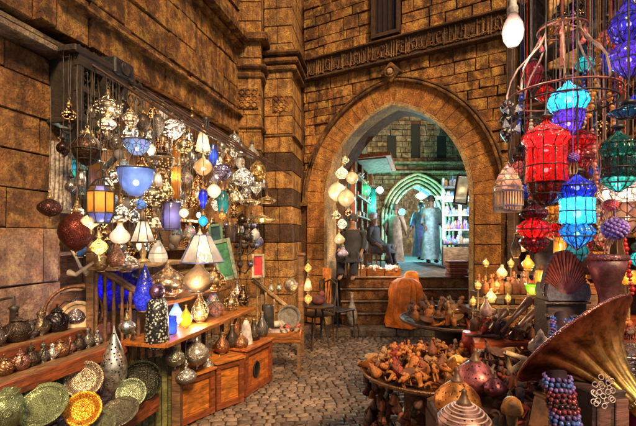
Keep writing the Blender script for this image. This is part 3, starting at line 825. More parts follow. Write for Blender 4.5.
H('brass_bell_lamp','brass bell-shaped lamp in the row under the wide silver lamp',236,196,1.05,17,11,'bell',pk_gold,lit=CREAM,w=.8)
H('small_globe','tiny gold lit globe right of the brass bell-shaped lamp',222,216,1.05,8,9,'globe',s_gold,lit=WARM,w=.4)
H('gold_disc_lamp','flat gold disc lamp stacked highest near the pier',250,202,1.05,20,7,'disc',pk_gold,lit=CREAM,w=.9)
H('gold_disc_lamp','flat gold disc lamp glowing brightest against the pier',262,219,1.05,26,9,'disc',s_gold,lit=CREAM,w=2.0,spill=6)
H('gold_disc_lamp','flat gold disc lamp between the brightest disc and the brass bell lamp',267,200,.8,18,7,'disc',pk_gold,lit=WARM,w=.8)
H('mosaic_lamp','small speckled mosaic lamp hung beside the tall parchment lamp',187,178,.55,12,14,'globe',s_mos,lit=CREAM,w=.6)
H('mosaic_lamp','small speckled mosaic lamp right of the star lantern above the rail',112,197,.55,12,16,'onion',s_mos,lit=CREAM,w=.7)
H('mosaic_lamp','small speckled mosaic lamp over the big lampshade',190,232,.8,12,14,'globe',s_mos,lit=CREAM,w=.7)
H('brass_bell_lamp','small brass bell lamp low down left of the big lampshade',154,222,.8,16,12,'bell',pk_pale,lit=WARM,w=.5)
H('dark_shell_lamp','dark little drum lamp hanging under the wide silver lamp',230,234,1.05,10,16,'cyl',DARKM)
H('silver_globe','dull silver ball hanging over the red framed mirror',248,236,1.05,12,12,'globe',OLDM)
# further small ones that fill the depth of the shop
fill=[('copper',pk_cop,WARM),('silver',pk_silv,CREAM),('white',s_white,CREAM),('dark bronze',pk_dark,WARM),('pale',pk_pale,CREAM),('mosaic glass',s_mos,(.8,.85,1))]
kinds=['globe','onion','pear','star','drop','bell']
spots=[(118,140),(125,165),(100,163),(148,172),(150,150),(178,160),(192,157),(197,183),(213,178),(232,180),(150,215),(160,178),(128,203),(108,182),(140,165),(246,190),(216,207),(235,210),(243,222),(253,232),(182,197),(118,118),(150,135),(190,135),(221,148),(236,150),(250,150),(263,183),(270,192),(178,228),(212,232),(96,180),(95,135),(120,155),(133,133),(170,150),(195,147),(186,170),(208,148),(229,195),(241,165),(252,181),(256,194),(272,210),(258,240),(243,243),(163,203),(145,235),(173,240),(136,213),(105,232),(112,250),(130,118),(151,112),(122,108),(163,112),(181,128),(190,120)]
for i,(x,y) in enumerate(spots):
    cn,m,lc=fill[(i*5+i//6)%6]; kd=kinds[(i*7)%6]
    H('pendant_lamp',f'little {cn} {dict(globe="ball",onion="onion",pear="pear",star="star",drop="drop",bell="bell")[kd]}-shaped lamp among the crowd over the left stall',x+rnd(-2,2),y+rnd(-2,2),(.3,.55,.3,.55,.8)[i%5],rnd(9,14),rnd(11,17),kd,m,lit=lc if i%3 else None,w=.5,group=f'little {cn} {kd} lamps over the left stall',seg=14,capm=BRASS if i%2 else IRON)
for i in range(125):
    x=66+((i*47)%205)+rnd(-4,4); y=104+((i*29)%150)+rnd(-3,3)
    if y<78+ (x-60)*.30+22: y+=30
    cn,m,lc=fill[(i*7+i//5)%6]; kd=kinds[(i*5+1)%6]
    H('pendant_lamp',f'little {cn} {dict(globe="ball",onion="onion",pear="pear",star="star",drop="drop",bell="bell")[kd]}-shaped lamp among the crowd over the left stall',x,y,(.05,.3,.05,.3,.55)[i%5],rnd(8,14),rnd(10,17),kd,m,lit=lc if i%2 else None,w=.6,group=f'little {cn} {kd} lamps over the left stall',seg=12,capm=BRASS if i%2 else IRON)
for u_,e_,z_,lb in ((LU(110),-.25,2.5,'added bare bulb lighting the shop back behind the left lamps'),(LU(168),-.25,2.45,'added bare bulb lighting the shop back behind the parchment tube lamp'),(LU(205),-.1,1.95,'added bare bulb lighting the shop back near its right end')):  # bulbs added in the recess to give a warm-lit backdrop
    t=thing('added_shop_bulb',lb,'light bulb',tuple(L(u_,e_,z_))); mb=MB(); mb.lathe([(.001,-.05),(.02,-.045),(.032,-.015),(.026,.01),(.014,.03)],12); mb.build('glass',glow(CREAM,8),t); mb=MB(); mb.lathe([(.015,.028),(.016,.06),(.004,.065)],10); mb.tube([(0,0,.06),(0,0,.7)],.003,4); mb.build('socket',IRON,t); light((.05,0,-.07),WARM,22,.03,t)
# octagonal lantern with coloured panes
p=lp(101,196,1.1); t=thing('pane_lantern','octagonal lantern with orange panes over blue lower panes and black leading','lamp',tuple(p),GL)
r=.082;S=p.y/F
def bandm(a,b,m,nm):
    mb=MB(); mb.lathe([a,b],8); 
    mb.f=mb.f[:8]; mb.sm=[False]*8; return mb.build(nm,m,t)
z=lambda py:(196-py)*S
bandm((r*.75,z(186)),(r,z(192)-.0),shade((.3,.3,.9),mott=.2),'blue_pane'); bandm((r,z(213)),(r,z(192)),s_org,'orange_pane'); bandm((r*.62,z(223)),(r,z(213)),shade((.15,.2,.8),mott=.2),'blue_pane')
mb=MB(); pr_=[(r*.35,z(180)),(r*.75,z(186)),(r,z(192)),(r,z(213)),(r*.62,z(223))]
for k in range(8):
    a=2*PI*k/8; mb.tube([(q*1.02*math.cos(a),q*1.02*math.sin(a),zz) for q,zz in pr_],.0045,5)
for q,zz in pr_: mb.ring((0,0,zz),q*1.02,.0045,8,5)
mb.ring((0,0,z(174)),.03,.004,14,5,M=Matrix.Rotation(R(90),4,'X')); mb.tube([(0,0,z(171)),(0,0,RZ(1.1)-p.z)],.003,4); mb.build('leading',IRON,t); light((0,0,-.03),CREAM,1.8,.02,t)
t=thing('orange_screen','tall orange glass screen lit from behind the pane lantern','lamp',tuple(lp(95,190,.75)),rot=(0,0,LA)); mb=MB(); mb.box((0,0,0),(.13,.012,.42)); mb.build('pane',s_org,t); mb=MB()
for x in (-.07,.07): mb.box((x,0,0),(.012,.02,.44))
for zq in (-.21,0,.21): mb.box((0,0,zq),(.15,.024,.012))
mb.build('frame',IRON,t); light((0,.08,0),WARM,1.2,.02,t)
# pale patterned curtain and teal panes left
t=thing('lace_curtain','pale patterned curtain hanging down beside the stone pier','curtain',tuple(lp(61,176,.15)),rot=(0,0,LA-.2)); mb=MB(); n=16
vs=[];fs=[]
for i in range(13):
    for k in range(n+1):
        x=(k/n-.5)*.2*(1-.15*math.sin(i/12*PI)); vs.append((x,.02*math.sin(k*1.9+i*.2),(.5-i/12)*.56))
for i in range(12):
    for k in range(n): fs.append((i*(n+1)+k,i*(n+1)+k+1,(i+1)*(n+1)+k+1,(i+1)*(n+1)+k))
mb.add(vs,fs,.7,True); mb.build('cloth',plain((.42,.36,.30),.8,'lace',40.0,.7),t)
t=thing('teal_window','leaded window of pale teal glass panes behind the curtain','window',tuple(lp(76,166,.1)),rot=(0,0,LA)); mb=MB()
for x in (-.075,.075): mb.box((x,0,.17),(.14,.012,.2),tint=.5); mb.box((x,0,-.1),(.14,.012,.3),tint=.8)
mb.build('pane',shade((.2,.75,.8),grid=.3,mott=.5),t); mb=MB()
for x in (-.15,0,.15): mb.box((x,-.01,0),(.018,.03,.6))
for zq in (-.28,.06,.29): mb.box((0,-.01,zq),(.32,.034,.018))
mb.build('frame',IRON,t); light((0,.12,0),(.6,1,.95),4,.03,t)

# ---------- shelves of the stall
def plank(name,label,px0,py0,e,px1,w,m,th=.03,front=0,fm=None,cat='shelf'):
    """shelf running along the wall with its front edge e metres out, from px0 to px1, its height taken at px0"""
    a=lp(px0,py0,e); z=a.z; u0=(yl(px0,e)-1+.236*e)/.972; u1=(yl(px1,e)-1+.236*e)/.972
    t=thing(name,label,cat,tuple(L((u0+u1)/2,e,z)),rot=(0,0,LA)); ln=u1-u0
    mb=MB(); mb.box((0,w/2,-th/2),(ln,w,th),bev=.004)
    mb.build('board',m,t)
    if front: mb=MB(); mb.box((0,-.014,-front/2+.01),(ln,.022,front),bev=.004); mb.build('front_board',fm or m,t)
    for x in (-ln/2+.06,0,ln/2-.06): mb=MB(); mb.box((x,w-.03,-th-(z-th)/2+.0),(.035,.035,z-th-.002)); mb.build('upright',W_DARK,t)
    return t,z
_,Z1=plank('display_shelf','top tier of the coffee pot stand at the left edge',-40,362,.60,106,.28,W_MID,front=.10,fm=W_RED)
_,Z2=plank('display_shelf','middle tier of the coffee pot stand at the left edge',-50,402,.82,122,.24,W_MID,front=.09,fm=W_RED)
_,Z3=plank('display_shelf','low tier where the big metal plates lean',10,478,1.05,153,.25,W_MID,front=.13,fm=W_RED)
_,Z4=plank('display_shelf','orange lit plank of small glowing jars over the orange cabinets',160,345,1.2,252,.42,W_OR,front=.035)
_,Z5=plank('display_shelf','orange plank under the big pierced onion lamps',150,306,.95,228,.34,W_OR,front=.025)
_,Z6=plank('display_shelf','pale shelf under the white lampshades',112,267,.85,190,.30,W_PALE,front=.03)
print('tiers',Z1,Z2,Z3,Z4,Z5,Z6)
def onshelf(px,e,z): # base point on a shelf
    Y=yl(px,e); return Vector(((px-CX)/F*Y,Y,z))
# coffee pots
def coffee_pot(label,px,e,z,h,m,rz=0,lid=True,group='metal coffee pots on the left stand',kind=0):
    p=onshelf(px,e,z); t=thing('coffee_pot',label,'coffee pot',tuple(p),group,rot=(0,0,rz))
    r=h*(.36,.42,.30)[kind]
    prof=[(r*.55,0),(r*.6,h*.02),(r*.45,h*.06),(r*.95,h*.2),(r,h*.32),(r*.8,h*.48),(r*.42,h*.62),(r*.36,h*.7),(r*.48,h*.8),(r*.46,h*.82)]
    if kind==1: prof=[(r*.6,0),(r*.85,h*.12),(r,h*.35),(r*.85,h*.55),(r*.4,h*.66),(r*.42,h*.7)]
    mb=MB(); mb.lathe(prof,18,flute=(14,.03) if kind==2 else None); mb.build('body',m,t)
    top=prof[-1][1]
    mb=MB(); mb.lathe([(r*.5,top),(r*.46,top+h*.03),(r*.25,top+h*.1),(r*.08,top+h*.15),(.001,top+h*.16)],14); lo=mb.build('lid',m,t); mb=MB(); mb.lathe([(r*.05,top+h*.15),(r*.05,top+h*.2),(r*.1,top+h*.23),(.001,top+h*.28)],10); mb.build('knob',m,lo)
    mb=MB(); mb.tube([(r*.75,0,h*.3),(r*1.2,0,h*.42),(r*1.35,0,h*.62),(r*1.65,0,h*.74)],[r*.16,r*.11,r*.075,r*.05],8); mb.build('spout',m,t)
    mb=MB(); mb.tube([(-r*.4,0,top*.97),(-r*.9,0,top*1.02),(-r*1.4,0,h*.62),(-r*1.3,0,h*.36),(-r*.85,0,h*.24)],r*.085,7); mb.build('handle',m,t)
    return t
pots=[(-6,'half-hidden dull coffee pot at the very left edge',.19,OLDM,0),(17,'squat dark coffee pot with a raised spout, leftmost whole pot of the top tier',.20,DARKM,1),(31,'small grey coffee pot, second whole pot of the top tier',.13,OLDM,0),(41,'slender bronze coffee pot between the small grey pot and the black one',.19,metal((.3,.22,.15),.3,22.0),2),(57,'black coffee pot with a bright glint and wide belly',.21,metal((.08,.07,.08),.2,12.0),1),(76,'tall violet-grey coffee pot in front of the pale half disc',.24,metal((.28,.23,.27),.25,20.0),0),(90,'fluted grey coffee pot near the end of the top tier',.22,OLDM,2),(101,'small blue-grey coffee pot, last of the top tier',.18,metal((.2,.22,.4),.3,20.0),0)]
for i,(px,lb,h,m,k) in enumerate(pots): coffee_pot(lb,px,.47,Z1,h,m,rz=R(200)+rnd(-.5,.5) if i in(1,) else rnd(-.9,.5),kind=k)
pots2=[(4,'stack of dull brown metal bowls at the left of the middle tier',1),(20,'round copper sugar pot with a bright spot on the middle tier',1),(31,'small tarnished pot next to the round sugar pot',0),(43,'dark ribbed pot in the middle of the middle tier',2),(52,'tiny rose copper pot of the middle tier',0),(60,'grey pot behind the rim of the blue plate',1),(70,'thin silver pot above the blue plate',2),(79,'small dark pot above the big round plate',0),(88,'silver milk pot above the big round plate, right side',2),(97,'little bronze pot at the right end of the middle tier',0)]
for i,(px,lb,k) in enumerate(pots2): coffee_pot(lb,px,.68,Z2,rnd(.11,.16),[OLDM,metal((.4,.2,.1),.25,20.0),DARKM,SILVER,metal((.5,.25,.2),.3,20.0)][(i*3+1)%5],rz=rnd(-1,1),kind=k)
# grinders & long-handled pot
t=thing('coffee_grinder','black iron grinder with a bent crank rising behind the squat dark pot','grinder',tuple(onshelf(14,.40,Z1))); mb=MB(); mb.lathe([(.05,0),(.03,.04),(.025,.2),(.035,.22),(.001,.24)],12); mb.build('body',IRON,t); mb=MB(); mb.tube([(0,0,.23),(0,0,.29),(-.10,.0,.27),(-.15,0,.20)],.011,6); mb.ball((-.15,0,.18),.02); mb.build('crank',IRON,t)
# plates and trays
def plate(name,label,px,py,Y,rpx,m,tilt=70,yaw=0,sx=1,deep=.12,rim=.2,roll=0,engr=True,group=None):
    p=at(px,py,Y); r=rpx/F*Y
    t=thing(name,label,'plate',tuple(p),group)
    t.rotation_euler=(Matrix.Rotation(yaw,3,'Z')@Matrix.Rotation(R(tilt),3,'X')@Matrix.Rotation(roll,3,'Z')).to_euler()
    mb=MB(); mb.lathe([(.001,-deep*r*.8),(r*.55,-deep*r*.8),(r*(1-rim),-deep*r*.6),(r*(1-rim*.85),0),(r*.97,.01*r),(r,.0),(r,-.02*r),(r*(1-rim),-.05*r),(r*(1-rim*1.1),-deep*r*.75),(r*.5,-deep*r),(.001,-deep*r)],36,sx=sx); do=mb.build('dish',m,t)
    mb=MB(); 
    for q in (.97,1-rim*.9): mb.ring((0,0,.004*r),r*q,.012*r,36,5)
    if sx!=1:
        for i,v in enumerate(mb.v): mb.v[i]=Vector((v.x*sx,v.y,v.z))
    mb.build('rim_bead',m,do)
    if engr:
        mb=MB(); zz=-deep*r*.78
        for k in range(8):
            a=2*PI*k/8; mb.ring((r*.28*math.cos(a)*sx,r*.28*math.sin(a),zz),r*.14,r*.012,12,4)
        mb.ring((0,0,zz),r*.48,r*.014,28,4); mb.ring((0,0,zz),r*.12,r*.02,12,4); mb.build('chased_ornament',m,do)
    return t
GP=metal((.36,.42,.22),.35,110.0,'green_bronze'); OP=metal((.85,.36,.04),.3,110.0,'orange_brass'); BZ=metal((.42,.32,.22),.3,110.0,'bronze')
plate('round_tray','large round bronze tray leaning behind the orange plate',84,379,2.84,18,BZ,66,R(28))
plate('round_tray','blue-rimmed tray half hidden behind the large bronze tray',73,380,2.93,19,metal((.16,.16,.25),.3,110.0,'blue_metal'),68,R(28),engr=False)
plate('round_plate','bright orange scallop-edged brass plate at the front of the left stand',83,409,2.62,17.5,OP,62,R(22),rim=.28)
plate('oval_tray','large oval green-bronze tray lying tilted at the lower left',42,404,2.45,24,GP,42,R(10),sx=1.0,roll=0,rim=.22)
plate('round_plate','round pale green engraved plate leaning at the right end of the stand',131,393,3.02,14.5,metal((.45,.52,.32),.35,110.0,'pale_green_metal'),66,R(18),rim=.15)
plate('round_tray','black-rimmed dark tray behind the pale green plate',141,381,3.2,20,metal((.07,.07,.05),.4,20.0,'black_metal'),74,R(20),rim=.1,engr=False)
plate('oval_dish','flat dark oval dish in front of the pale green plate',119,411,2.85,19,metal((.24,.22,.15),.35,110.0,'dark_oval'),28,0,rim=.25)
plate('oval_dish','dull green dish cut by the bottom edge of the picture',95,427,2.65,20,metal((.3,.32,.2),.35,110.0,'dull_green'),35,0,rim=.25)
t=thing('bronze_bowl','big lobed green-bronze bowl in the lower left corner','bowl',tuple(at(1,408,2.25))); mb=MB(); mb.lathe([(.05,-.11),(.09,-.09),(.105,0),(.09,.05),(.075,.07),(.085,.085),(.075,.085),(.06,.05)],30,flute=(9,.06)); mb.build('body',GP,t)
mb=MB()
for k in range(9): a=2*PI*k/9; mb.ring((.107*math.cos(a),.107*math.sin(a),0),.022,.003,10,4,M=Matrix.Rotation(a,4,'Z')@Matrix.Rotation(R(90),4,'Y'))
mb.build('medallion',GP,t)
plate('half_disc','pale round disc standing behind the tall violet-grey pot',78,318,3.25,17,plain((.6,.42,.25),.5,'pale_disc'),84,R(25),engr=False)
t=thing('hoop_tray','large brown metal hoop leaning on the stone pier beside the rail','hoop',tuple(at(74,312,3.35)),rot=(R(84),0,R(28))); mb=MB(); mb.ring((0,0,0),.20,.012,40,6); mb.build('hoop',COPPER,t); mb=MB(); mb.lathe([(.001,0),(.17,0),(.172,-.006),(.001,-.006)],30); mb.build('panel',wood((.20,.07,.03)),t)
# teardrop floor lamp
p=at(114,391,3.05); t=thing('teardrop_lamp','tall pale pierced teardrop vase standing at the end of the pot stand','vase',tuple(p)); S=3.05/F
mb=MB(); mb.lathe([(.35*13*S,0),(.75*13*S,6*S),(13*S,18*S),(12.4*S,27*S),(9.5*S,38*S),(5.5*S,48*S),(2.2*S,57*S),(.7*S,63*S),(.001,66*S)],28); mb.build('body',pierced((.78,.76,.68),(.2,.16,.1),46.0,.26,.35),t)
mb=MB(); mb.ring((0,0,2*S),.36*13*S,2*S*.8,20,6); mb.build('foot_ring',SILVER,t)
hang('silver_ball','round silver ball hanging under the slanting wooden rail',127,327,1.15,17,15,'globe',pierced((.7,.68,.64),(.3,.25,.2),46.0,.2,.25),top=at(127,300,2.9).z,cat='ornament',group=None)
hang('tiny_bell','tiny copper bell under the silver ball',133,337,1.1,6,6,'bell',COPPER,top=at(127,330,2.9).z,cat='bell',group=None,fin=False)
# slanting wooden rail with balusters
def stair_rail(label,p0,p1,h0,h1,n,m,newel=True,zb0=None,zb1=None,rb=.012):
    t=thing('stair_rail',label,'railing',tuple(p0)); d=p1-p0; a=math.atan2(d.y,d.x)
    mb=MB(); mb.tube([(0,0,0),tuple(d)],.026,4,tint=.6); mb.tube([(0,0,.03),tuple(d+Vector((0,0,.03)))],.016,6,tint=.9); mb.build('handrail',m,t)
    for k in range(n):
        f=(k+.6)/n; q=d*f; hb=h0+(h1-h0)*f
        b=MB(); b.lathe([(rb,-hb),(rb,-hb*.85),(rb*1.5,-hb*.8),(rb*.8,-hb*.72),(rb*1.5,-hb*.45),(rb*.8,-hb*.2),(rb*1.5,-hb*.12),(rb,-.02)],8); o=b.build('baluster',m,t,tuple(q))
    if newel:
        b=MB(); b.box((0,0,-h0/2+.04),(.055,.055,h0+.1),bev=.006); b.lathe([(.03,.09),(.035,.11),(.02,.13),(.03,.15),(.001,.185)],10); b.build('newel_post',m,t)
    return t
stair_rail('dark slanting wooden rail coming down from the star lantern to the black tower lamp',at(91,264,3.25),at(157,306,3.55),.62,.62,8,W_MID)
# green wooden panelling under it
t=thing('panelled_front','old greenish board front below the slanting rail','counter',(0,0,0))
mb=MB()
a=at(128,380,3.42); b=at(180,380,3.62); d=(b-a); d.z=0; n=8
for k in range(n): q=a+d*((k+.5)/n); mb.box((q.x,q.y,.30),(d.length/n-.006,.03,.60),math.atan2(d.y,d.x),bev=.004)
mb.build('board',W_GRN,t); mb=MB(); q=at(177,400,3.5); mb.box((q.x,q.y,.33),(.07,.07,.66),bev=.006); mb.build('corner_post',W_MID,t)
# black and silver tower lamp
p=at(157,349,3.3); S=3.3/F; t=thing('tower_lamp','black drum-shaped floor lamp covered in silver leaf shapes, with a purple knob on top','lamp',tuple(p))
LEAF,nt,out=nodes('silver_leaf_on_black'); co=coords(nt); v=N(nt,'ShaderNodeTexVoronoi',{'Vector':co,'Scale':48.0}); n=N(nt,'ShaderNodeTexNoise',{'Vector':co,'Scale':30.0})
c_=ramp(nt,v.outputs['Distance'],[(.32,(.5,.52,.42)),(.42,(.015,.016,.02))]); finish(nt,out,c_,.4,v.outputs['Distance'],.5,.01,metal=.2)
mb=MB(); mb.lathe([(.8*10*S,0),(11*S,2*S),(12*S,10*S),(11*S,26*S),(10*S,44*S),(8*S,50*S),(.001,51*S)],20); mb.build('drum',LEAF,t)
mb=MB(); mb.ball((0,0,57*S),8*S,16,10); mb.build('knob',pierced((.3,.16,.3),(.4,.2,.5),60.0,.3),t)
# blue glass panes & blue onion lamp
t=thing('blue_glass_panel','deep violet-blue glass panel glowing behind the slanting rail','lamp',tuple(at(113,291,3.55)),rot=(0,0,R(15))); mb=MB(); mb.box((0,0,0),(.40,.012,.34)); mb.build('pane',shade((.10,.06,.75),grid=.3,mott=.6,scale=22.0),t); mb=MB()
for x in (-.2,-.07,.07,.2): mb.box((x,-.01,0),(.014,.02,.36))
mb.build('frame',W_DARK,t); light((-.08,.08,.02),(.55,.5,1),4.5,.02,t); light((.13,.08,-.03),(.45,.4,1),3,.02,t)
S=3.4/F; p=at(145,311,3.4); t=thing('blue_spire_lamp','pointed blue and purple mosaic glass lamp glowing beside the big pale pierced lamp','lamp',tuple(p))
mb=MB(); mb.lathe([(6*S,0),(9*S,3*S),(10.5*S,12*S),(10*S,20*S),(6.5*S,32*S),(2.5*S,42*S),(.001,48*S)],18); mb.build('body',shade((.08,.10,.95),grid=.3,scale=40.0),t)
mb=MB(); mb.ring((0,0,.5*S),6.3*S,1.2*S,18,5); mb.build('foot_ring',BRASS,t); light((0,0,14*S),(.6,.65,1),1.8,.02,t)
# lampshades on the pale shelf
def shade_lamp(label,px,py0,py1,py2,w,Y,ms,mb_,lit=CREAM,wt=2.0,ribs=8,seg=8):
    """py0 top of shade, py1 bottom of shade, py2 foot"""
    S=Y/F; p=at(px,py2,Y); t=thing('table_lamp',label,'lamp',tuple(p),'white shaded lamps on the left stall'); hs=(py2-py1)*S; ht=(py2-py0)*S
    r1=w*S/2; r0=r1*.38
    m=MB(); m.lathe([(r1,hs),(r0,ht)],seg,smooth=seg>10); m.f=m.f[:seg]; m.sm=m.sm[:seg]; m.build('lamp_shade',ms,t)
    m=MB()
    for k in range(ribs): a=2*PI*k/ribs; m.tube([(r1*math.cos(a),r1*math.sin(a),hs),(r0*math.cos(a),r0*math.sin(a),ht)],.0035,5)
    m.ring((0,0,hs),r1,.006,seg*2 if seg>10 else seg,5); m.ring((0,0,ht),r0,.005,seg,5); m.build('shade_frame',mb_,t)
    m=MB(); m.lathe([(r1*.55,0),(r1*.5,hs*.1),(r1*.16,hs*.2),(r1*.3,hs*.45),(r1*.1,hs*.75),(r1*.12,hs*.95),(r1*.05,hs+.02),(.001,hs+.05)],14); m.build('stem',BRASS,t)
    light((0,0,hs+(ht-hs)*.45),lit,wt,.03,t); return t
shade_lamp('white panelled lampshade with dark ribs on a brass foot, left on the pale shelf',143,221,242,262,25,3.62,s_white,IRON)
shade_lamp('widest white panelled lampshade with dark ribs standing in the middle of the stall',202,235,262,283,44,3.75,s_white,plain((.1,.12,.35),.4,'blue_lead'),wt=3.2)
S=3.7/F; p=at(158,262,3.7); t=thing('glass_bell_lamp','small white frosted glass lamp shaped like a tent beside the left lampshade','lamp',tuple(p),'white shaded lamps on the left stall'); mb=MB(); mb.lathe([(8*S,0),(10*S,4*S),(9*S,9*S),(3*S,20*S),(1.5*S,24*S),(.001,25*S)],8,smooth=False); mb.build('body',s_white,t); mb=MB(); mb.ring((0,0,9*S),9.2*S,.003,8,4); mb.lathe([(2.5*S,22*S),(1*S,26*S),(.001,30*S)],8); mb.build('cap',IRON,t); light((0,0,7*S),CREAM,.8,.015,t)
# standing lamps on shelves
def stand(name,label,px,pyb,Y,wpx,hpx,kind,m,lit=None,w=0,fl=None,cat='lamp',group=None,ribs=0,cap=BRASS,spill=0):
    S=Y/F; p=at(px,pyb,Y); t=thing(name,label,cat,tuple(p),group); r=wpx*S/2; h=hpx*S
    mb=MB(); mb.lathe(scaled(PROF[kind],r,h,.004),24,flute=fl); mb.build('body',m,t)
    c=MB(); q=PROF[kind][-1][0]*r; c.lathe([(q+.004,h),(q+.007,h+.008),(.006,h+.014),(.001,h+.022)],10); c.build('cap',cap,t)
    c=MB(); c.ring((0,0,.006),r*.42,.006,18,5); c.build('foot_ring',cap,t)
    if ribs:
        c=MB(); 
        for k in range(ribs): a=2*PI*k/ribs; c.tube([(x*1.01*math.cos(a),x*1.01*math.sin(a),z) for x,z in scaled(PROF[kind],r,h,.004)],.0025,4)
        c.build('wire_frame',cap,t)
    if lit: light((0,0,h*.4),lit,w,min(.02,r*.3),t)
    if spill: light((.03,-r-.06,h*.3),lit or WARM,spill,.03,t)
    return t
GB='big pierced onion lamps of the left stall'
stand('pierced_onion_lamp','widest beige pierced onion lamp, behind the glowing plain one',168,296,3.72,38,33,'onion',PG((.55,.40,.27),(.75,.5,.28),26,.36),lit=WARM,w=1.6,group=GB)
stand('pierced_onion_lamp','smooth beige onion lamp glowing from within on the orange plank',198,293,3.7,30,32,'onion',shade((.85,.55,.28),mott=.3,scale=40.0),lit=CREAM,w=1.7,group=GB,spill=5)
stand('pierced_onion_lamp','golden pierced onion lamp, rightmost of the big ones',215,291,3.95,22,25,'onion',PG((.65,.42,.18),(1,.6,.25),40,.34),lit=WARM,w=1.0,group=GB)
stand('pierced_onion_lamp','pale speckled bowl-shaped lamp behind the slanting rail',125,272,3.3,28,20,'onion',PG((.75,.6,.5),(1,.8,.65),34,.42),lit=CREAM,w=1.3,group=GB)
GJ='small glowing jars on the orange lit plank'
Yj=lambda px:yl(px,1.06)
def jar(lb,px,dpy,w,h,kd,m,lit,wt,fl=None,e=1.06,**k): 
    Y=yl(px,e); py=HY+(EYE-Z4)*F/Y; stand('jar_lamp',lb,px,py,Y,w,h,kd,m,lit,wt,fl,group=GJ,**k)
jar('small square deep blue glass jar at the left end of the lit plank',171,0,12,17,'cyl',shade((.05,.12,.9),mott=.3),(.6,.7,1),1.2)
jar('sky blue glass jar with a white-hot middle',176,0,14,28,'pear',shade((.3,.5,.95),mott=.2),(.9,.95,1),2.2,e=.93,spill=3)
jar('amber glass jar next to the sky blue one',186,0,12,22,'onion',shade((1,.5,.05),mott=.2),WARM,1.6)
jar('tall gold pierced jar in the middle of the lit plank',200,0,17,32,'pear',PG((.8,.5,.2),(1,.75,.4),55,.4),CREAM,1.4,spill=4)
jar('rose speckled glass jar behind the red and white one',213,0,14,26,'onion',s_mos,CREAM,1.2,e=.95)
jar('red and white banded squat jar',216,0,18,15,'globe',shade((.9,.4,.3),grid=.5,scale=36.0),CREAM,1.0)
jar('dull gold squat jar at the right of the lit plank',231,0,15,18,'onion',pk_gold,WARM,.7)
jar('dark pierced jar at the far right end of the lit plank',243,0,13,20,'pear',pk_dark,WARM,.5)
jar('pale rose jar between the dark pierced and dull gold jars',237,0,11,24,'pear',pk_rose,WARM,.7,e=.9)
# vessels beside the rail
stand('copper_vase','tall rose-copper vase with handles above the slanting rail',116,268,3.15,17,26,'pear',metal((.6,.32,.2),.25,18.0),cat='vase')
stand('brass_jar','open brass jar with a dark mouth beside the copper vase',101,272,3.15,15,18,'globe',BRASS,cat='jar')
stand('blue_cup','blue glazed jug in the shadow left of the rail post',79,258,3.3,15,22,'pear',plain((.04,.12,.35),.25,'blue_glaze'),cat='jug')
t=thing('brass_horn','pale ivory horn pipe propped left of the rail post','horn',tuple(at(72,250,3.2))); S=3.2/F; mb=MB(); mb.tube([(0,0,0),(5*S,-.01,-8*S),(10*S,-.02,-17*S),(17*S,-.02,-24*S)],[.012,.010,.013,.022],8); mb.build('tube',plain((.6,.5,.38),.4,'ivory'),t)
t=thing('brass_horn','second ivory horn pipe crossing the first near the stone pier','horn',tuple(at(94,262,3.1))); mb=MB(); mb.tube([(0,0,0),(-8*S,-.01,-6*S),(-16*S,-.02,-12*S),(-24*S,0,-10*S)],[.012,.012,.016,.024],8); mb.build('tube',plain((.55,.42,.3),.4,'ivory_dark'),t)
# silver ornaments hanging under the lit plank
GO='metal onion lamps hanging under the lit plank'
def under(lb,px,py,w,h,kd,m,e=1.16,fl=None): hang('hanging_onion',lb,px,py,e,w,h,kd,m,top=Z4-.03,group=GO,fl=fl,capm=SILVER,cat='lamp')
under('pointed silver-green onion lamp, leftmost under the lit plank',175,355,19,22,'onion',metal((.5,.47,.33),.2,30.0))
under('round silver onion lamp hanging lowest on the left',186,374,21,18,'onion',SILVER,e=1.22)
under('biggest silver ball lamp hanging in front of the orange cabinet',197,354,24,24,'globe',metal((.68,.6,.46),.18,40.0),e=1.24)
under('silver gourd lamp touching the right side of the biggest ball',208,366,16,19,'onion',SILVER,e=1.2)
under('copper openwork bowl lamp hanging low with a flower rim',221,371,19,18,'bowl',COPPER,e=1.22,fl=(8,.1))
under('silver-gold ball lamp, rightmost under the lit plank',231,358,17,20,'globe',metal((.7,.56,.36),.18,30.0),e=1.2)
under('black copper bowl lamp hanging lowest of all',212,381,18,14,'bowl',DARKM,e=1.16)
under('small copper rose lamp behind the biggest ball',222,346,13,13,'globe',COPPER,e=1.0)
under('small dark bead lamp in the shadow under the plank',190,348,11,14,'drop',DARKM,e=.95)
under('copper bud lamp under the right end of the plank',240,348,11,15,'drop',COPPER,e=1.1)
# orange cabinets on the ground
def cabinet(lb,px0,Y0,px1,Y1,py,h,m,hole=False):
    a=Vector(((px0-CX)/F*Y0,Y0,0)); b=Vector(((px1-CX)/F*Y1,Y1,0)); d=b-a; an=math.atan2(d.y,d.x); ln=d.length
    t=thing('low_cabinet',lb,'cabinet',tuple(a),'orange wooden cabinets along the street',rot=(0,0,an))
    mb=MB(); mb.box((ln/2,.2,h/2),(ln-.02,.38,h),tint=.5,bev=.004); mb.build('body',m,t)
    mb=MB(); mb.box((ln/2,.18,h+.012),(ln+.01,.44,.024),bev=.004,tint=.7); mb.build('top_board',m,t)
    mb=MB()
    for x in (.03,ln-.03): mb.box((x,-.008,h/2),(.05,.024,h-.01),tint=.3)
    for z in (.03,h-.03): mb.box((ln/2,-.006,z),(ln-.11,.02,.05),tint=.3)
    mb.build('door_frame',W_RED,t)
    if hole:
        mb=MB(); mb.lathe([(.001,0),(.07,0),(.07,.008),(.08,.008),(.085,0)],20,(ln*.4,-.012,h*.5),Matrix.Rotation(R(90),4,'X'),sx=.75); mb.build('oval_opening',plain((.02,.012,.008),.8),t)
    return t
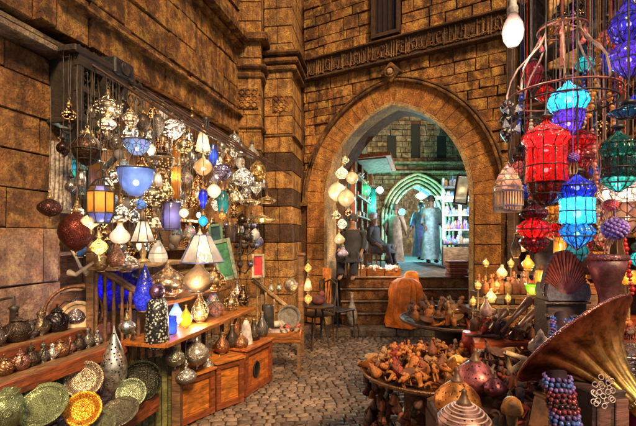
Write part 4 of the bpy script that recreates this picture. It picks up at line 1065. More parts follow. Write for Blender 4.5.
cabinet('nearest orange cabinet with plain grained doors under the silver lamps',176,3.52,214,3.86,0,.40,W_OR)
cabinet('middle orange cabinet under the right end of the lit plank',215,3.88,243,4.12,0,.43,W_OR)
cabinet('farthest orange cabinet, with an oval opening in its door',244,4.2,271,4.72,0,.46,wood((.48,.13,.02),.45),True)
# things standing on the far cabinets
for i,(px,e,w,h,kd,m,lb) in enumerate([(222,4.15,16,20,'pear',COPPER,'copper jug standing on the middle cabinet'),(232,4.3,14,24,'pear',DARKM,'dark tall jug on the middle cabinet'),(241,4.3,15,17,'onion',metal((.5,.25,.12),.3,20.0),'brown metal onion on the middle cabinet'),(246,4.45,14,26,'bell',plain((.6,.5,.45),.5,'pale_cloth'),'pale pointed paper cone above the far cabinet'),(254,4.6,14,22,'pear',DARKM,'black jug on the far cabinet'),(262,4.75,12,26,'pear',OLDM,'grey tall jug on the far cabinet'),(249,4.8,14,16,'globe',COPPER,'small copper ball pot on the far cabinet'),(268,4.95,12,30,'cyl',plain((.05,.04,.035),.4),'black cylinder canister at the end of the far cabinet'),(236,4.5,12,30,'teardrop',COPPER,'slim copper bottle behind the jugs')]):
    stand('metal_jug',lb,px,HY+(EYE-.46)*F/e,e,w,h,kd,m,cat='jug',fl=(10,.05) if i%2 else None)
# framed mirrors
def mirror(lb,px,py,Y,w,h,yaw,rollz,fm,gm):
    S=Y/F; t=thing('framed_mirror',lb,'mirror',tuple(at(px,py,Y)),rot=(R(-6),R(rollz),R(yaw))); W,H_=w*S,h*S; b=W*.2
    mb=MB()
    for x in(-W/2+b/2,W/2-b/2): mb.box((x,0,0),(b,.03,H_),bev=.006)
    for z in(-H_/2+b/2,H_/2-b/2): mb.box((0,0,z),(W-2*b,.028,b),bev=.006)
    mb.build('frame',fm,t); mb=MB(); mb.box((0,.005,0),(W-2*b+.01,.01,H_-2*b+.01)); mb.build('pane',gm,t); return t
mirror('tilted mirror with a pale green-grey frame and green glass',224,260,4.6,20,42,10,-12,plain((.22,.27,.18),.5,'green_frame',20.0),plain((.05,.18,.08),.12,'green_glass'))
mirror('smaller dark green frame behind the tilted mirror',216,236,4.9,14,24,5,-6,plain((.10,.2,.14),.5,'dark_green'),plain((.04,.10,.10),.15))
mirror('small bright red picture in a pale wooden frame above the railing',258,266,5.2,13,24,12,0,plain((.5,.36,.24),.5,'pale_frame'),plain((.75,.015,.02),.45,'red_picture'))
# cup chandelier of black metal
t=thing('cup_chandelier','black iron chandelier hung with small dark cups and balls right of the green mirror','chandelier',tuple(at(240,240,5.0)),rot=(0,0,0)); S=5/F
mb=MB(); mb.tube([(0,0,.25),(0,0,-.42)],.01,6)
for z,r in((.12,.16),(-.12,.2),(-.34,.14)):
    for k in range(6): a=2*PI*k/6+z; mb.tube([(0,0,z-.03),(r*.5*math.cos(a),r*.5*math.sin(a),z-.06),(r*math.cos(a),r*math.sin(a),z+.02)],.006,5)
mb.build('frame',IRON,t)
for z,r in((.12,.16),(-.12,.2),(-.34,.14)):
    for k in range(6):
        a=2*PI*k/6+z; mb=MB(); mb.lathe([(.001,-.03),(.02,-.025),(.032,.0),(.036,.03),(.03,.03)],10); mb.build('cup',DARKM if k%3 else metal((.2,.2,.35),.3,20.0),t,(r*math.cos(a),r*math.sin(a),z+.045))
# ---------- second railing, stools, bits towards the corner
stair_rail('pale wooden balustrade in front of the corner piers',at(252,280,5.3),at(300,318,5.9),.75,.35,6,W_PALE,newel=False)
q=at(301,265,5.7); t=thing('wooden_post','tall square orange-brown post at the end of the pale balustrade','post',(q.x,q.y,0)); mb=MB(); mb.box((0,0,.68),(.085,.085,1.36),bev=.01); mb.box((0,0,1.38),(.12,.12,.04),bev=.01); mb.build('shaft',wood((.36,.17,.06)),t)
q=at(262,275,5.5); t=thing('wooden_post','slim pale post at the start of the pale balustrade','post',(q.x,q.y,0)); mb=MB(); mb.box((0,0,.6),(.05,.05,1.2),bev=.01); mb.build('shaft',W_PALE,t)
plate('round_tray','pale grey engraved tray leaning on the pale balustrade',289,317,5.35,12,metal((.5,.45,.38),.4,110.0,'grey_tray'),80,R(-8))
for i,(px,py,w,h,kd,m,lb) in enumerate([(271,288,7,9,'onion',SILVER,'tiny silver lamp hanging on the pale balustrade'),(279,288,7,8,'globe',SILVER,'tiny silver ball right of the tiny silver lamp'),(291,285,15,15,'globe',metal((.65,.55,.4),.2,30.0),'silver-gold ball hanging on the pale balustrade'),(308,268,8,11,'star',s_gold,'small gold star lamp highest beside the brown post'),(308,284,9,13,'bell',s_cream,'small cream lamp lit in the middle beside the brown post'),(308,299,9,12,'star',s_gold,'small gold star lamp lowest beside the brown post')]):
    hang('small_lamp',lb,px,py,0,w,h,kd,m,P=at(px,py,5.6),top=at(px,py,5.6).z+.25,lit=WARM if i>2 else None,w=1.2,spill=4 if i==4 else 0,group=None)
# low bench with heap of trinkets
t=thing('trinket_bench','low wooden bench with a shallow orange tray of trinkets by the far cabinet','bench',tuple(at(284,352,5.0)*1)); t.location.z=0
mb=MB(); mb.box((0,0,.42),(.42,.36,.05),bev=.006); 
for x in(-.2,.2): mb.box((x,0,.47),(.02,.36,.07))
for y in(-.17,.17): mb.box((0,y,.47),(.38,.02,.07))
mb.build('tray',W_OR,t)
for x in(-.18,.18):
    for y in(-.15,.15): mb=MB(); mb.box((0,0,.2),(.03,.03,.40)); mb.build('leg',W_MID,t,(x,y,0))
BX,BY=t.location.x,t.location.y
for i in range(26):
    c=[((.6,.12,.08),'red'),((.55,.45,.35),'cream'),((.12,.08,.06),'black'),((.45,.3,.15),'tan')][i%4]
    o=thing('trinket_purse',f'small {c[1]} purse in the shallow tray of the low bench','purse',(BX+rnd(-.17,.17),BY+rnd(-.14,.14),.46+.025*(i//9)),f'small {c[1]} purses on the low bench',rot=(rnd(-.4,.4),rnd(-.4,.4),rnd(0,6)))
    mb=MB(); mb.ball((0,0,.02),.032,10,6,(1.2,.8,.6)); mb.ring((0,0,.042),.012,.003,8,4); mb.build('pouch',plain(c[0],.6),o)
# cushions/rolls
for i,(px,py,Y,w,m,lb) in enumerate([(268,325,5.0,26,plain((.5,.42,.33),.7),'rolled pale rug lying behind the low bench'),(275,333,4.9,20,plain((.42,.3,.28),.7),'shorter rolled rose rug on top of the bench goods')]):
    t=thing('rolled_rug',lb,'rug',tuple(at(px,py,Y)),rot=(0,0,R(20))); S=Y/F; mb=MB(); mb.tube([(-w*S/2,0,0),(0,0,.01),(w*S/2,0,0)],.04,12); mb.build('roll',m,t)
# iron chair and table near the arch
def chair(lb,x,y,rz,m):
    t=thing('iron_chair',lb,'chair',(x,y,0),'chairs by the foot of the steps',rot=(0,0,rz))
    mb=MB(); mb.box((0,0,.45),(.4,.4,.03),bev=.01); mb.build('seat',m,t)
    for a in(-.17,.17):
        for b in(-.17,.17): q=MB(); q.tube([(a,b,.44),(a*1.15,b*1.15,0)],.014,6); q.build('leg',m,t)
    q=MB(); q.tube([(-.18,.19,.45),(-.19,.24,.9),(0,.25,.96),(.19,.24,.9),(.18,.19,.45)],.014,6)
    for k in(-.08,0,.08): q.tube([(k,.2,.45),(k,.25,.94)],.008,5)
    q.build('backrest',m,t)
chair('dark wooden chair beside the brown post',-.02,6.35,R(-60),W_DARK); chair('black iron chair standing left of the steps',.32,6.75,R(40),IRON)
q=at(318,335,6.1); t=thing('side_table','small dark round table with a dull rose cloth bundle near the left arch foot','table',(q.x,q.y,0)); mb=MB(); mb.lathe([(.001,.6),(.22,.6),(.23,.615),(.22,.63),(.001,.63)],20); mb.build('top',W_DARK,t)
for k in range(3): a=2*PI*k/3; mb=MB(); mb.tube([(.05*math.cos(a),.05*math.sin(a),.6),(.17*math.cos(a),.17*math.sin(a),0)],.016,6); mb.build('leg',W_DARK,t)
t=thing('cloth_bundle','dull rose cloth bundle on the small dark round table','cloth',(q.x,q.y,.63)); mb=MB(); mb.ball((0,0,.07),.1,12,8,(1.1,.9,.75)); mb.ball((.05,.02,.15),.05,10,6); mb.build('cloth',plain((.22,.07,.06),.8),t)
# orange hanging cloth strip
t=thing('orange_banner','narrow orange cloth strip hanging on the corner pier beside the arch','banner',tuple(at(327,288,6.9))); mb=MB(); vs=[];fs=[]
for i in range(11):
    for k in range(7): vs.append(((k/6-.5)*.14,.012*math.sin(k*2.1+i*.3),.33-.66*i/10))
for i in range(10):
    for k in range(6): fs.append((i*7+k,i*7+k+1,i*7+k+8,i*7+k+7))
mb.add(vs,fs,.5,True); mb.build('cloth',plain((.6,.2,.03),.7),t)
# ================================================================ RIGHT STALL
GR='glass lanterns hanging over the right stall'
# back of the stall
t=thing('plank_partition','dark red-brown boarded back wall of the right stall behind the lanterns','stall',(0,0,0))
A_=Vector((2.12,4.45,0)); B_=Vector((3.9,2.6,0)); D_=(B_-A_); ln=D_.length; an=math.atan2(D_.y,D_.x); t.location=A_; t.rotation_euler=(0,0,an)
mb=MB(); k=0
while k<ln:
    w_=rnd(.13,.24); mb.box((k+w_/2,rnd(0,.02),1.9),(w_-.008,.04,4.2),tint=rnd(0,1)); k+=w_
mb.build('boards',wood((.13,.035,.025)),t)
mb=MB()
for z in (1.25,1.62,2.0,2.45,2.9): mb.box((ln/2,-.14,z),(ln,.26,.03),tint=.6)
mb.build('shelves',wood((.20,.08,.035)),t)
for x in (.04,.95,1.9):
    mb=MB(); mb.box((x,-.14,2.0),(.07,.30,4.0),tint=.4,bev=.008); mb.build('post',wood((.16,.08,.04)),t)
mb=MB(); 
for k in range(7): mb.box((.2+.35*k,-1.0,4.05-.0),(.07,2.6,.09),tint=rnd(0,1))
mb.build('roof_beam',W_MID,t)
SB=lambda s,o,z: A_+D_.normalized()*s+Vector((D_.y,-D_.x,0)).normalized()*o*1.0+Vector((0,0,z))
# golden upright planks at the top and dark carved post
t=thing('stall_post','grey-brown carved wooden post at the left end of the right stall canopy','post',tuple(at(541,140,4.2).xy)+(0,)); mb=MB(); mb.box((0,0,2.3),(.20,.16,4.6),bev=.012)
for k in range(16): mb.box((0,-.085,2.4+.14*k),(.11,.03,.10),Matrix.Rotation(R(45),4,'Y'),tint=rnd(0,1))
mb.build('shaft',plain((.12,.10,.085),.7,'weathered_wood',20.0),t)
t=thing('canopy_planks','golden lit wooden planks of the stall canopy above the iron lantern hoop','canopy',tuple(at(590,10,3.9))); mb=MB()
for k in range(9): mb.box((-.32+.14*k,0,.0),(.13,.03,1.1),tint=rnd(0,1),bev=.004)
mb.build('boards',wood((.46,.24,.07)),t)
t=thing('canopy_beam','dark slanting beam running up to the right over the lanterns','beam',tuple(at(560,40,3.6))); mb=MB(); mb.tube([(-.25,0,-.2),(1.0,-.8,.35)],.07,4); mb.build('beam',W_DARK,t)
# big bare bulb
p=at(513,29,2.3); S=2.3/F; t=thing('bare_bulb','large pear-shaped pink-white bulb hanging by itself at the top of the picture','light bulb',tuple(p))
mb=MB(); mb.lathe([(.001,-18*S),(5*S,-17*S),(9*S,-11*S),(10.5*S,-3*S),(9.5*S,4*S),(6*S,11*S),(4.5*S,15*S)],22); mb.build('glass',shade((.9,.66,.6),mott=.2),t); light((0,0,-6*S),(1,.8,.7),1.5,.02,t); bulb_in(t,2*S,3*S,6,(1,.7,.6))
mb=MB(); mb.lathe([(4.6*S,14*S),(5*S,16*S),(4.6*S,18*S),(5*S,20*S),(4.6*S,22*S),(3.4*S,24*S),(3.2*S,34*S),(.001,35*S)],16); mb.build('socket',plain((.6,.58,.55),.4,'porcelain'),t)
mb=MB(); mb.tube([(0,0,34*S),(0,0,1.6)],.004,5); mb.build('cord',IRON,t); light((0,-.09,-.12),(1,.8,.6),8,.03,t)
# iron hoop chandelier
p=at(562,96,2.35); S=2.35/F; t=thing('hoop_chandelier','large rust-red iron hoop chandelier with bowed arms holding the glass lanterns','chandelier',tuple(p))
mt=plain((.30,.10,.08),.35,'rust_iron'); 
for r_,z_,rr in ((50*S,0,.006),(47*S,-9*S,.005),(22*S,66*S,.006),(20*S,70*S,.005)): mb=MB(); mb.ring((0,0,z_),r_,rr,48,6); mb.build('hoop',IRON if rr==.005 else mt,t)
for k in range(8):
    a=2*PI*k/8+.3; c_,s_=math.cos(a),math.sin(a)
    mb=MB(); mb.tube([(q*S*c_,q*S*s_,z*S) for q,z in ((20,68),(21,58),(28,46),(40,34),(47,22),(50,8),(50,0))],.006,6); mb.build('arm',plain((.42,.25,.2),.35,'copper_arm'),t)
    mb=MB(); mb.tube([(q*S*c_,q*S*s_,z*S) for q,z in ((50,0),(54,4),(56,0),(53,-4),(50,-2))],.004,5); mb.build('scroll',mt,t)
mb=MB(); mb.tube([(0,0,70*S),(0,0,1.6)],.008,6); mb.tube([(0,0,70*S),(0,0,30*S)],.011,6)
for k in range(4): a=PI/2*k; mb.tube([(20*S*math.cos(a),20*S*math.sin(a),69*S),(0,0,72*S)],.005,5)
mb.build('stem',mt,t)
for k in range(6):
    a=PI/3*k; mb=MB(); mb.lathe([(.001,0),(.012,.004),(.015,.02),(.006,.035),(.001,.05)],8); mb.build('bobeche',plain((.6,.12,.12),.3,'red_bead'),t,(21*S*math.cos(a),21*S*math.sin(a),52*S))
def blown(pr):
    o=[]
    for (a,b),(c_,d_) in zip(pr,pr[1:]):
        for s_ in range(3): o.append((a+(c_-a)*s_/3,b+(d_-b)*s_/3))
    o.append(pr[-1]); n=len(o)
    return [(r_*(1+.035*math.sin(i*2*PI/4.5)*(0<i<n-1)),z_) for i,(r_,z_) in enumerate(o)]
# multi-tiered glass lanterns
def tier(name,label,px,Y,tiers,top,lights,group=GR,fl=(10,.05),lead=IRON):
    """tiers: list of (y_top,y_bottom,width,kind,material)"""
    y0=tiers[0][0]; p=at(px,y0,Y); S=Y/F
    t=thing(name,label,'lantern',tuple(p),group)
    for (a,b,w_,kd,m) in tiers:
        h=(b-a)*S; r=w_*S/2; z0=-(b-y0)*S
        pr_=blown(scaled(PROF[kd],r,h,z0)); mb=MB(); mb.lathe(pr_,60,flute=(10,.07)); mb.build('glass_tier',m,t)
        mb=MB()
        for k in range(10): aa=(PI+2*PI*k)/10; mb.tube([(x*.94*math.cos(aa),x*.94*math.sin(aa),z) for x,z in pr_],.0032,4)
        mb.ring((0,0,z0+.004),PROF[kd][0][0]*r+.006,.004,20,4)
        if kd!='cyl': mb.ring((0,0,z0+h-.003),PROF[kd][-1][0]*r*.95+.004,.004,20,4)
        mb.ring((0,0,z0+h*.5),r*1.03*(1 if kd in('globe','cyl') else .93),.0035,24,4)
        mb.build('wire_frame',lead,t)
    mb=MB(); mb.lathe([(.03,-.004),(.034,.01),(.012,.02),(.006,.04),(.001,.045)],14); 
    n=max(2,int((top-p.z)/.1)); mb.tube([(0.004*(k%2),0,.04+(top-p.z-.04)*k/n) for k in range(n+1)],.004,5); mb.build('hanger',lead,t)
    for (py,c_,w_) in lights:
        light((0,0,-(py-y0)*S+.03),c_,w_,.015,t)
        if w_>1.2: bulb_in(t,-(py-y0)*S-.01,.012 if w_<4 else .019,30,tuple(.5+.5*v for v in c_))
    return t
s_red=shade((.95,.008,.012),grid=.35,mott=.6,scale=60.0); s_cy=shade((.02,.42,.95),grid=.3,mott=.55,scale=60.0); s_db=shade((.015,.05,.85),grid=.3,mott=.55,scale=56.0)
s_vio=shade((.16,.06,.75),grid=.4,mott=.6,scale=52.0); s_gr=shade((.01,.22,.16),grid=.3,mott=.6,scale=52.0); s_aq=shade((.05,.75,.6),grid=.2,mott=.3); s_wh=shade((.85,.62,.5),grid=.2,mott=.3,scale=22.0)
top_=3.9
tier('glass_lantern','tallest red glass lantern, wide hexagonal upper body with a white-hot bulb',546,2.15,[(118,150,41,'onion',s_red),(148,184,36,'cyl',s_red),(182,206,33,'bowl',s_red)],top_,[(146,(1,.45,.35),4.4),(168,(1,.3,.2),3.6)])
tier('glass_lantern','lower red glass lantern ending in a point, hanging under the tallest red one',534,2.4,[(202,220,25,'onion',s_red),(218,240,31,'globe',s_red),(236,254,26,'drop',s_red)],at(534,196,2.4).z,[(237,(1,.4,.3),3.2)])
tier('glass_lantern','red glass lantern half hidden right behind the tallest red one',578,2.55,[(126,148,30,'onion',s_red),(146,172,28,'globe',s_red),(170,196,24,'drop',shade((.8,.12,.1),grid=.3,mott=.5,scale=30.0))],top_,[(150,(1,.4,.3),1.8)])
tier('glass_lantern','bright cyan glass lantern with a violet lower part inside the iron hoop',568,2.3,[(79,114,36,'onion',s_cy),(112,137,28,'bowl',s_vio)],top_,[(98,(.6,.85,1),4.3),(122,(.8,.6,1),2.0)])
tier('glass_lantern','blue glass lantern with a glowing cyan middle, ending in a point above the drum',577,2.1,[(172,200,32,'onion',s_db),(198,224,30,'cyl',s_cy),(222,250,30,'drop',shade((.03,.3,.9),grid=.2,mott=.35,scale=34.0))],top_,[(186,(.5,.6,1),1.6),(212,(.6,.85,1),4.2),(232,(.5,.8,1),1.4)])
tier('glass_lantern','dark green ribbed glass lantern with a bright aqua lower cup',618,2.3,[(128,160,31,'onion',s_gr),(158,178,27,'cyl',s_gr),(174,192,29,'drop',s_aq)],top_,[(145,(.5,1,.8),.8),(183,(.8,1,.9),1.6)])
tier('glass_lantern','deep violet glass lantern at the upper right edge',629,2.2,[(-8,44,34,'pear',shade((.08,.05,.6),grid=.3,mott=.5,scale=26.0)),(42,80,34,'drop',s_vio)],top_,[(22,(.6,.5,1),1.3),(58,(.8,.7,1),1.6)])
tier('glass_lantern','large rose-white glass lantern at the right edge below the green one',627,2.45,[(176,204,50,'onion',s_wh),(203,234,40,'bowl',shade((.7,.36,.25),grid=.2,mott=.4))],top_,[(192,(1,.85,.75),4.2),(216,(1,.7,.5),1.4)])
tier('glass_lantern','dim teal star lantern hanging below the pointed blue one',577,2.5,[(243,266,20,'drop',s_teal)],at(577,236,2.5).z,[(252,(.5,1,1),.3)])
tier('glass_lantern','small dark blue glass bud right behind the iron hoop arms',610,2.9,[(48,80,18,'drop',s_db)],top_,[(60,(.6,.7,1),.7)])
tier('glass_lantern','small wine-red glass bud at the left under the chandelier',532,2.8,[(62,92,20,'drop',shade((.35,.02,.05),mott=.5))],top_,[(78,(1,.4,.3),.6)])
tier('glass_lantern','blue glass sliver lantern leaning out right of the hoop',628,2.0,[(104,118,30,'disc',s_cy)],top_,[(111,(.7,.9,1),.4)])
tier('glass_lantern','small dark blue glass ball left of the tallest red lantern',524,2.5,[(184,200,12,'globe',s_db)],top_,[(192,(.5,.6,1),.25)])
bk=[('dim ruby',s_red,(1,.3,.2)),('dim amber',shade((.7,.28,.04),grid=.3,mott=.5,scale=50.0),WARM),('dim rose',shade((.6,.15,.14),grid=.3,mott=.5,scale=50.0),(1,.5,.4)),('dim teal',s_teal,(.4,1,.9)),('dim indigo',s_db,(.5,.5,1)),('dim bronze',None,WARM)]
for i,(px,py) in enumerate(((592,140),(600,120),(598,168),(640,150),(604,232),(556,205),(553,222),(592,96),(640,95),(585,55),(606,30),(560,20),(530,130),(648,60),(590,205),(640,250),(520,160),(598,250),(545,85),(575,10))):
    cn,m,lc=bk[(i*5)%6]; m=m or pk_dark
    tier('glass_lantern',f'{cn} lantern hanging back in the dark behind the bright glass lanterns',px,2.95+.1*(i%4),[(py-12,py+2,14,'onion',m),(py+1,py+18,17,('globe','drop','cyl')[i%3],m)],top_,[(py+8,lc,1.15)],group=f'{cn} lanterns at the back of the right stall')
# house lantern, star lantern
p=at(508,166,2.5); S=2.5/F; t=thing('house_lantern','white and rose lantern like a small domed house with an arcade of slits','lantern',tuple(p),GR)
mb=MB(); mb.lathe([(13.5*S,-24*S),(14*S,-21*S),(12*S,-15*S),(9*S,-9*S),(5*S,-3*S),(2*S,2*S),(.001,5*S)],8,smooth=False); mb.build('dome',shade((.8,.4,.28),grid=.4,scale=26.0),t)
mb=MB(); mb.lathe([(13*S,-44*S),(13*S,-26*S)],4,M=Matrix.Rotation(R(50),4,'Z'),smooth=False); mb.build('lining',shade((.8,.5,.3),mott=.3),t)
mb=MB()
for k in range(4):
    a=R(50)+PI/2*k; c0=Vector((14*S*math.cos(a),14*S*math.sin(a),0)); c1=Vector((14*S*math.cos(a+PI/2),14*S*math.sin(a+PI/2),0))
    for q in range(8): m_=c0.lerp(c1,q/7); mb.tube([(m_.x,m_.y,-44*S),(m_.x,m_.y,-26*S)],.0042,4)
    for zz in(-45*S,-40*S,-25*S): mb.tube([c0+Vector((0,0,zz)),c1+Vector((0,0,zz))],.008,4)
for zz in (-21,-15,-9,-3): mb.ring((0,0,zz*S),{-21:14,-15:12,-9:9,-3:5}[zz]*S*1.02,.004,8,4)
mb.build('arcade',plain((.62,.55,.5),.45,'white_metal'),t); mb=MB(); mb.tube([(0,0,5*S),(0.02,0,26*S),(.03,0,1.5)],.004,5); mb.build('hanger',IRON,t); light((0,0,-14*S),CREAM,2.0,.02,t); light((0,0,-34*S),WARM,1.0,.02,t)
p=at(507,120,2.6); S=2.6/F; t=thing('star_lantern','black and silver faceted star lantern hanging above the little house lantern','lantern',tuple(p),GR); 
mb=MB(); vs=[]; 
for k in range(3):
    mb.lathe([(.001,-11*S),(9*S,0),(.001,11*S)],4,(0,0,(k-1)*13*S),Matrix.Rotation(R(20+45*k),4,'Z'),smooth=False,tint=k/2)
mb.build('facets',LEAF,t); mb=MB(); mb.tube([(0,0,22*S),(0,0,1.4)],.004,5); mb.build('hanger',IRON,t)
for i,(dx,dz,an_) in enumerate(((-5,8,20),(6,9,-20),(-6,-6,-15),(6,-10,15))):
    mb=MB(); mb.prism([(-4*S,-3*S),(4*S,-4*S),(1*S,5*S)],-10*S,-9*S,Matrix.Rotation(R(an_),4,'Y')); mb.build('mirror_facet',SILVER,t,(dx*S,0,dz*S))
# bead tassels and strings
for i in range(20):
    px=[527,592,600,606,596,588,640,633,522,590,612,603,598,585,531,625,644,609,594,556][i]; y0=[150,130,60,150,190,210,60,200,90,90,30,200,40,70,120,240,150,90,160,150][i]; Y=2.65+.05*(i%5)
    cn,c_=[('red',(.6,.03,.03)),('rose',(.55,.2,.18)),('amber',(.6,.28,.05)),('dark blue',(.03,.05,.3)),('pale',(.6,.5,.4))][i%5]
    p=at(px,y0,Y); t=thing('bead_string',f'{cn} bead string hanging in the gaps between the glass lanterns','beads',tuple(p),f'{cn} bead strings between the lanterns')
    mb=MB(); n=rnd(10,16); q=Vector((0,0,0)); dx=rnd(-.01,.01)
    for k in range(int(n)): mb.ball((dx*k*.6,.004*math.sin(k),-.028*k),.011+.004*(k%3),8,5)
    mb.tube([(0,0,0),(0,0,4.0-p.z)],.002,4)
    mb.build('beads',plain(c_,.25),t)
for i,(px,py,Y,r_,c_,lb) in enumerate([(615,229,2.3,11,(.32,.2,.6),'purple knobbly bead ball hanging over the goblet drum'),(611,205,2.35,6,(.7,.12,.12),'pink-red bead ball above the purple one'),(573,158,2.0,5,(.25,.1,.5),'violet bead rosette in front of the red lanterns')]):
    p=at(px,py,Y); S=Y/F; t=thing('bead_ball',lb,'beads',tuple(p),None); mb=MB()
    for k in range(90):
        z=1-2*(k+.5)/90; q=math.sqrt(1-z*z); a=2.39996*k; mb.ball((r_*S*q*math.cos(a),r_*S*q*math.sin(a),r_*S*z*.9),r_*S*.17,7,5)
    mb.ball((0,0,0),r_*S*.85,12,8); mb.tube([(0,0,0),(0,0,3.9-p.z)],.002,4); mb.build('beads',plain(c_,.25,'bead_glass'),t)
    mb=MB()
    for k in range(7): a=k*.9; mb.tube([(r_*S*.4*math.cos(a),r_*S*.4*math.sin(a),-r_*S*.7),(r_*S*.9*math.cos(a),r_*S*.6*math.sin(a),-r_*S*2.2),(r_*S*.7*math.cos(a+.3),0,-r_*S*3.2)],.0028,4)
    mb.build('tassel',plain((.5,.3,.15),.6),t)
# looped brass wires
for i,(px,py,Y) in enumerate([(604,190,2.5),(596,215,2.45),(600,250,2.6),(555,235,2.5)]):
    p=at(px,py,Y); t=thing('wire_loop','thin looping copper wire dangling between the blue and the green lanterns' if i<3 else 'thin copper wire dangling left of the blue lantern','wire',tuple(p),'copper wires among the lanterns' if i<3 else None); mb=MB(); mb.tube([(0,0,.7),(.01,0,.3),(.05,0,.1),(.02,.0,-.05),(-.03,.0,.02),(0,0,.12),(.06,0,.05),(.05,0,-.14)],.0035,5); mb.build('wire',plain((.5,.28,.15),.3,'copper_wire'),t)

# ---------- tables
def table(name,label,pts,z,m,th=.04,apron=.14,am=None):
    t=thing(name,label,'table',(pts[0][0],pts[0][1],0)); ox,oy=pts[0]
    n=len(pts); vs=[(x-ox,y-oy,z-th) for x,y in pts]+[(x-ox,y-oy,z) for x,y in pts]
    fs=[tuple(reversed(range(n))),tuple(range(n,2*n))]+[(i,(i+1)%n,n+(i+1)%n,n+i) for i in range(n)]
    mb=MB(); mb.add(vs,fs,.5); mb.build('top',m,t)
    for i in range(n):
        a=Vector(pts[i]);b=Vector(pts[(i+1)%n]); d=b-a; q=(a+b)/2
        mb=MB(); mb.box((q.x-ox,q.y-oy,z-th-apron/2-.002),(d.length-.03,.02,apron),math.atan2(d.y,d.x)); mb.build('apron',am or m,t)
    cx_=sum(p[0] for p in pts)/n; cy_=sum(p[1] for p in pts)/n
    for x,y in pts: mb=MB(); mb.box((x-ox+(cx_-x)*.06,y-oy+(cy_-y)*.06,(z-th)/2),(.05,.05,z-th-.002)); mb.build('leg',m,t)
ZF=.76
table('front_table','low wooden table carrying the heap of carved goods in the right foreground',[(.57,1.35),(2.6,1.35),(2.6,2.62),(1.12,2.62),(.57,2.2)],ZF,W_MID)
ZB=.93
table('back_table','higher table behind with an orange-red painted front edge',[(1.0,2.68),(3.0,2.68),(3.0,3.75),(1.3,3.75)],ZB,wood((.45,.08,.02),.35),th=.05,apron=.12,am=wood((.45,.08,.02),.35))
ZC=1.02
def riser(lb,x0,y0,x1,y1,d,z0,z1):
    dx,dy=x1-x0,y1-y0; ln=math.hypot(dx,dy); t=thing('stepped_stand',lb,'shelf',(x0,y0,z0),rot=(0,0,math.atan2(dy,dx)))
    mb=MB(); mb.box((ln/2,d/2,(z1-z0)/2),(ln,d,z1-z0),bev=.005); mb.build('step',W_MID,t)
riser('wooden step on the back table holding the rows of small boxes',1.25,3.12,2.15,3.12,.55,ZB+.002,ZC)
riser('upper wooden step crowded with bottles and little lamps',1.35,3.38,2.3,3.38,.35,ZC+.002,1.14)
# round brass tray tables
def tray_table(lb,cx_,cy_,z,r,m,stool,leg):
    t=thing('tray_table',lb,'table',(cx_,cy_,0))
    mb=MB(); mb.lathe([(.001,z-.012),(r*.9,z-.012),(r*.98,z+.004),(r*1.0,z+.02),(r*.985,z+.026),(r*.93,z+.008),(r*.9,z),(.001,z)],48); mb.build('tray',m,t)
    mb=MB(); mb.ring((0,0,z+.024),r*.992,.007,48,6); mb.ring((0,0,z+.002),r*.6,.004,40,4); mb.build('rim_bead',m,t)
    mb=MB(); mb.lathe([(.17,0),(.185,.02),(.175,.05),(.16,z*.3),(.15,z*.6),(.165,z*.62),(.155,z*.66),(.16,z-.05),(.19,z-.03),(.19,z-.013)],leg); mb.build('pedestal',stool,t)
    for hz_,hr_ in ((z*.63,.163),(.05,.178)): mb=MB(); mb.ring((0,0,hz_),hr_,.012,24,5); mb.build('hoop',BRASS,t)
tray_table('round brass tray on a brown drum pedestal heaped with wooden carvings, many coloured orange as if lit',.72,2.74,.72,.44,metal((.5,.27,.14),.3,22.0,'red_brass'),wood((.22,.09,.04)),28)
tray_table('second round tray table, of dull silver, farther back and higher',1.2,3.72,.86,.47,metal((.30,.2,.15),.5,22.0,'dull_tray'),W_DARK,24)
tray_table('low dark round stand between the two tray tables',1.3,3.0,.60,.28,DARKM,W_DARK,20)

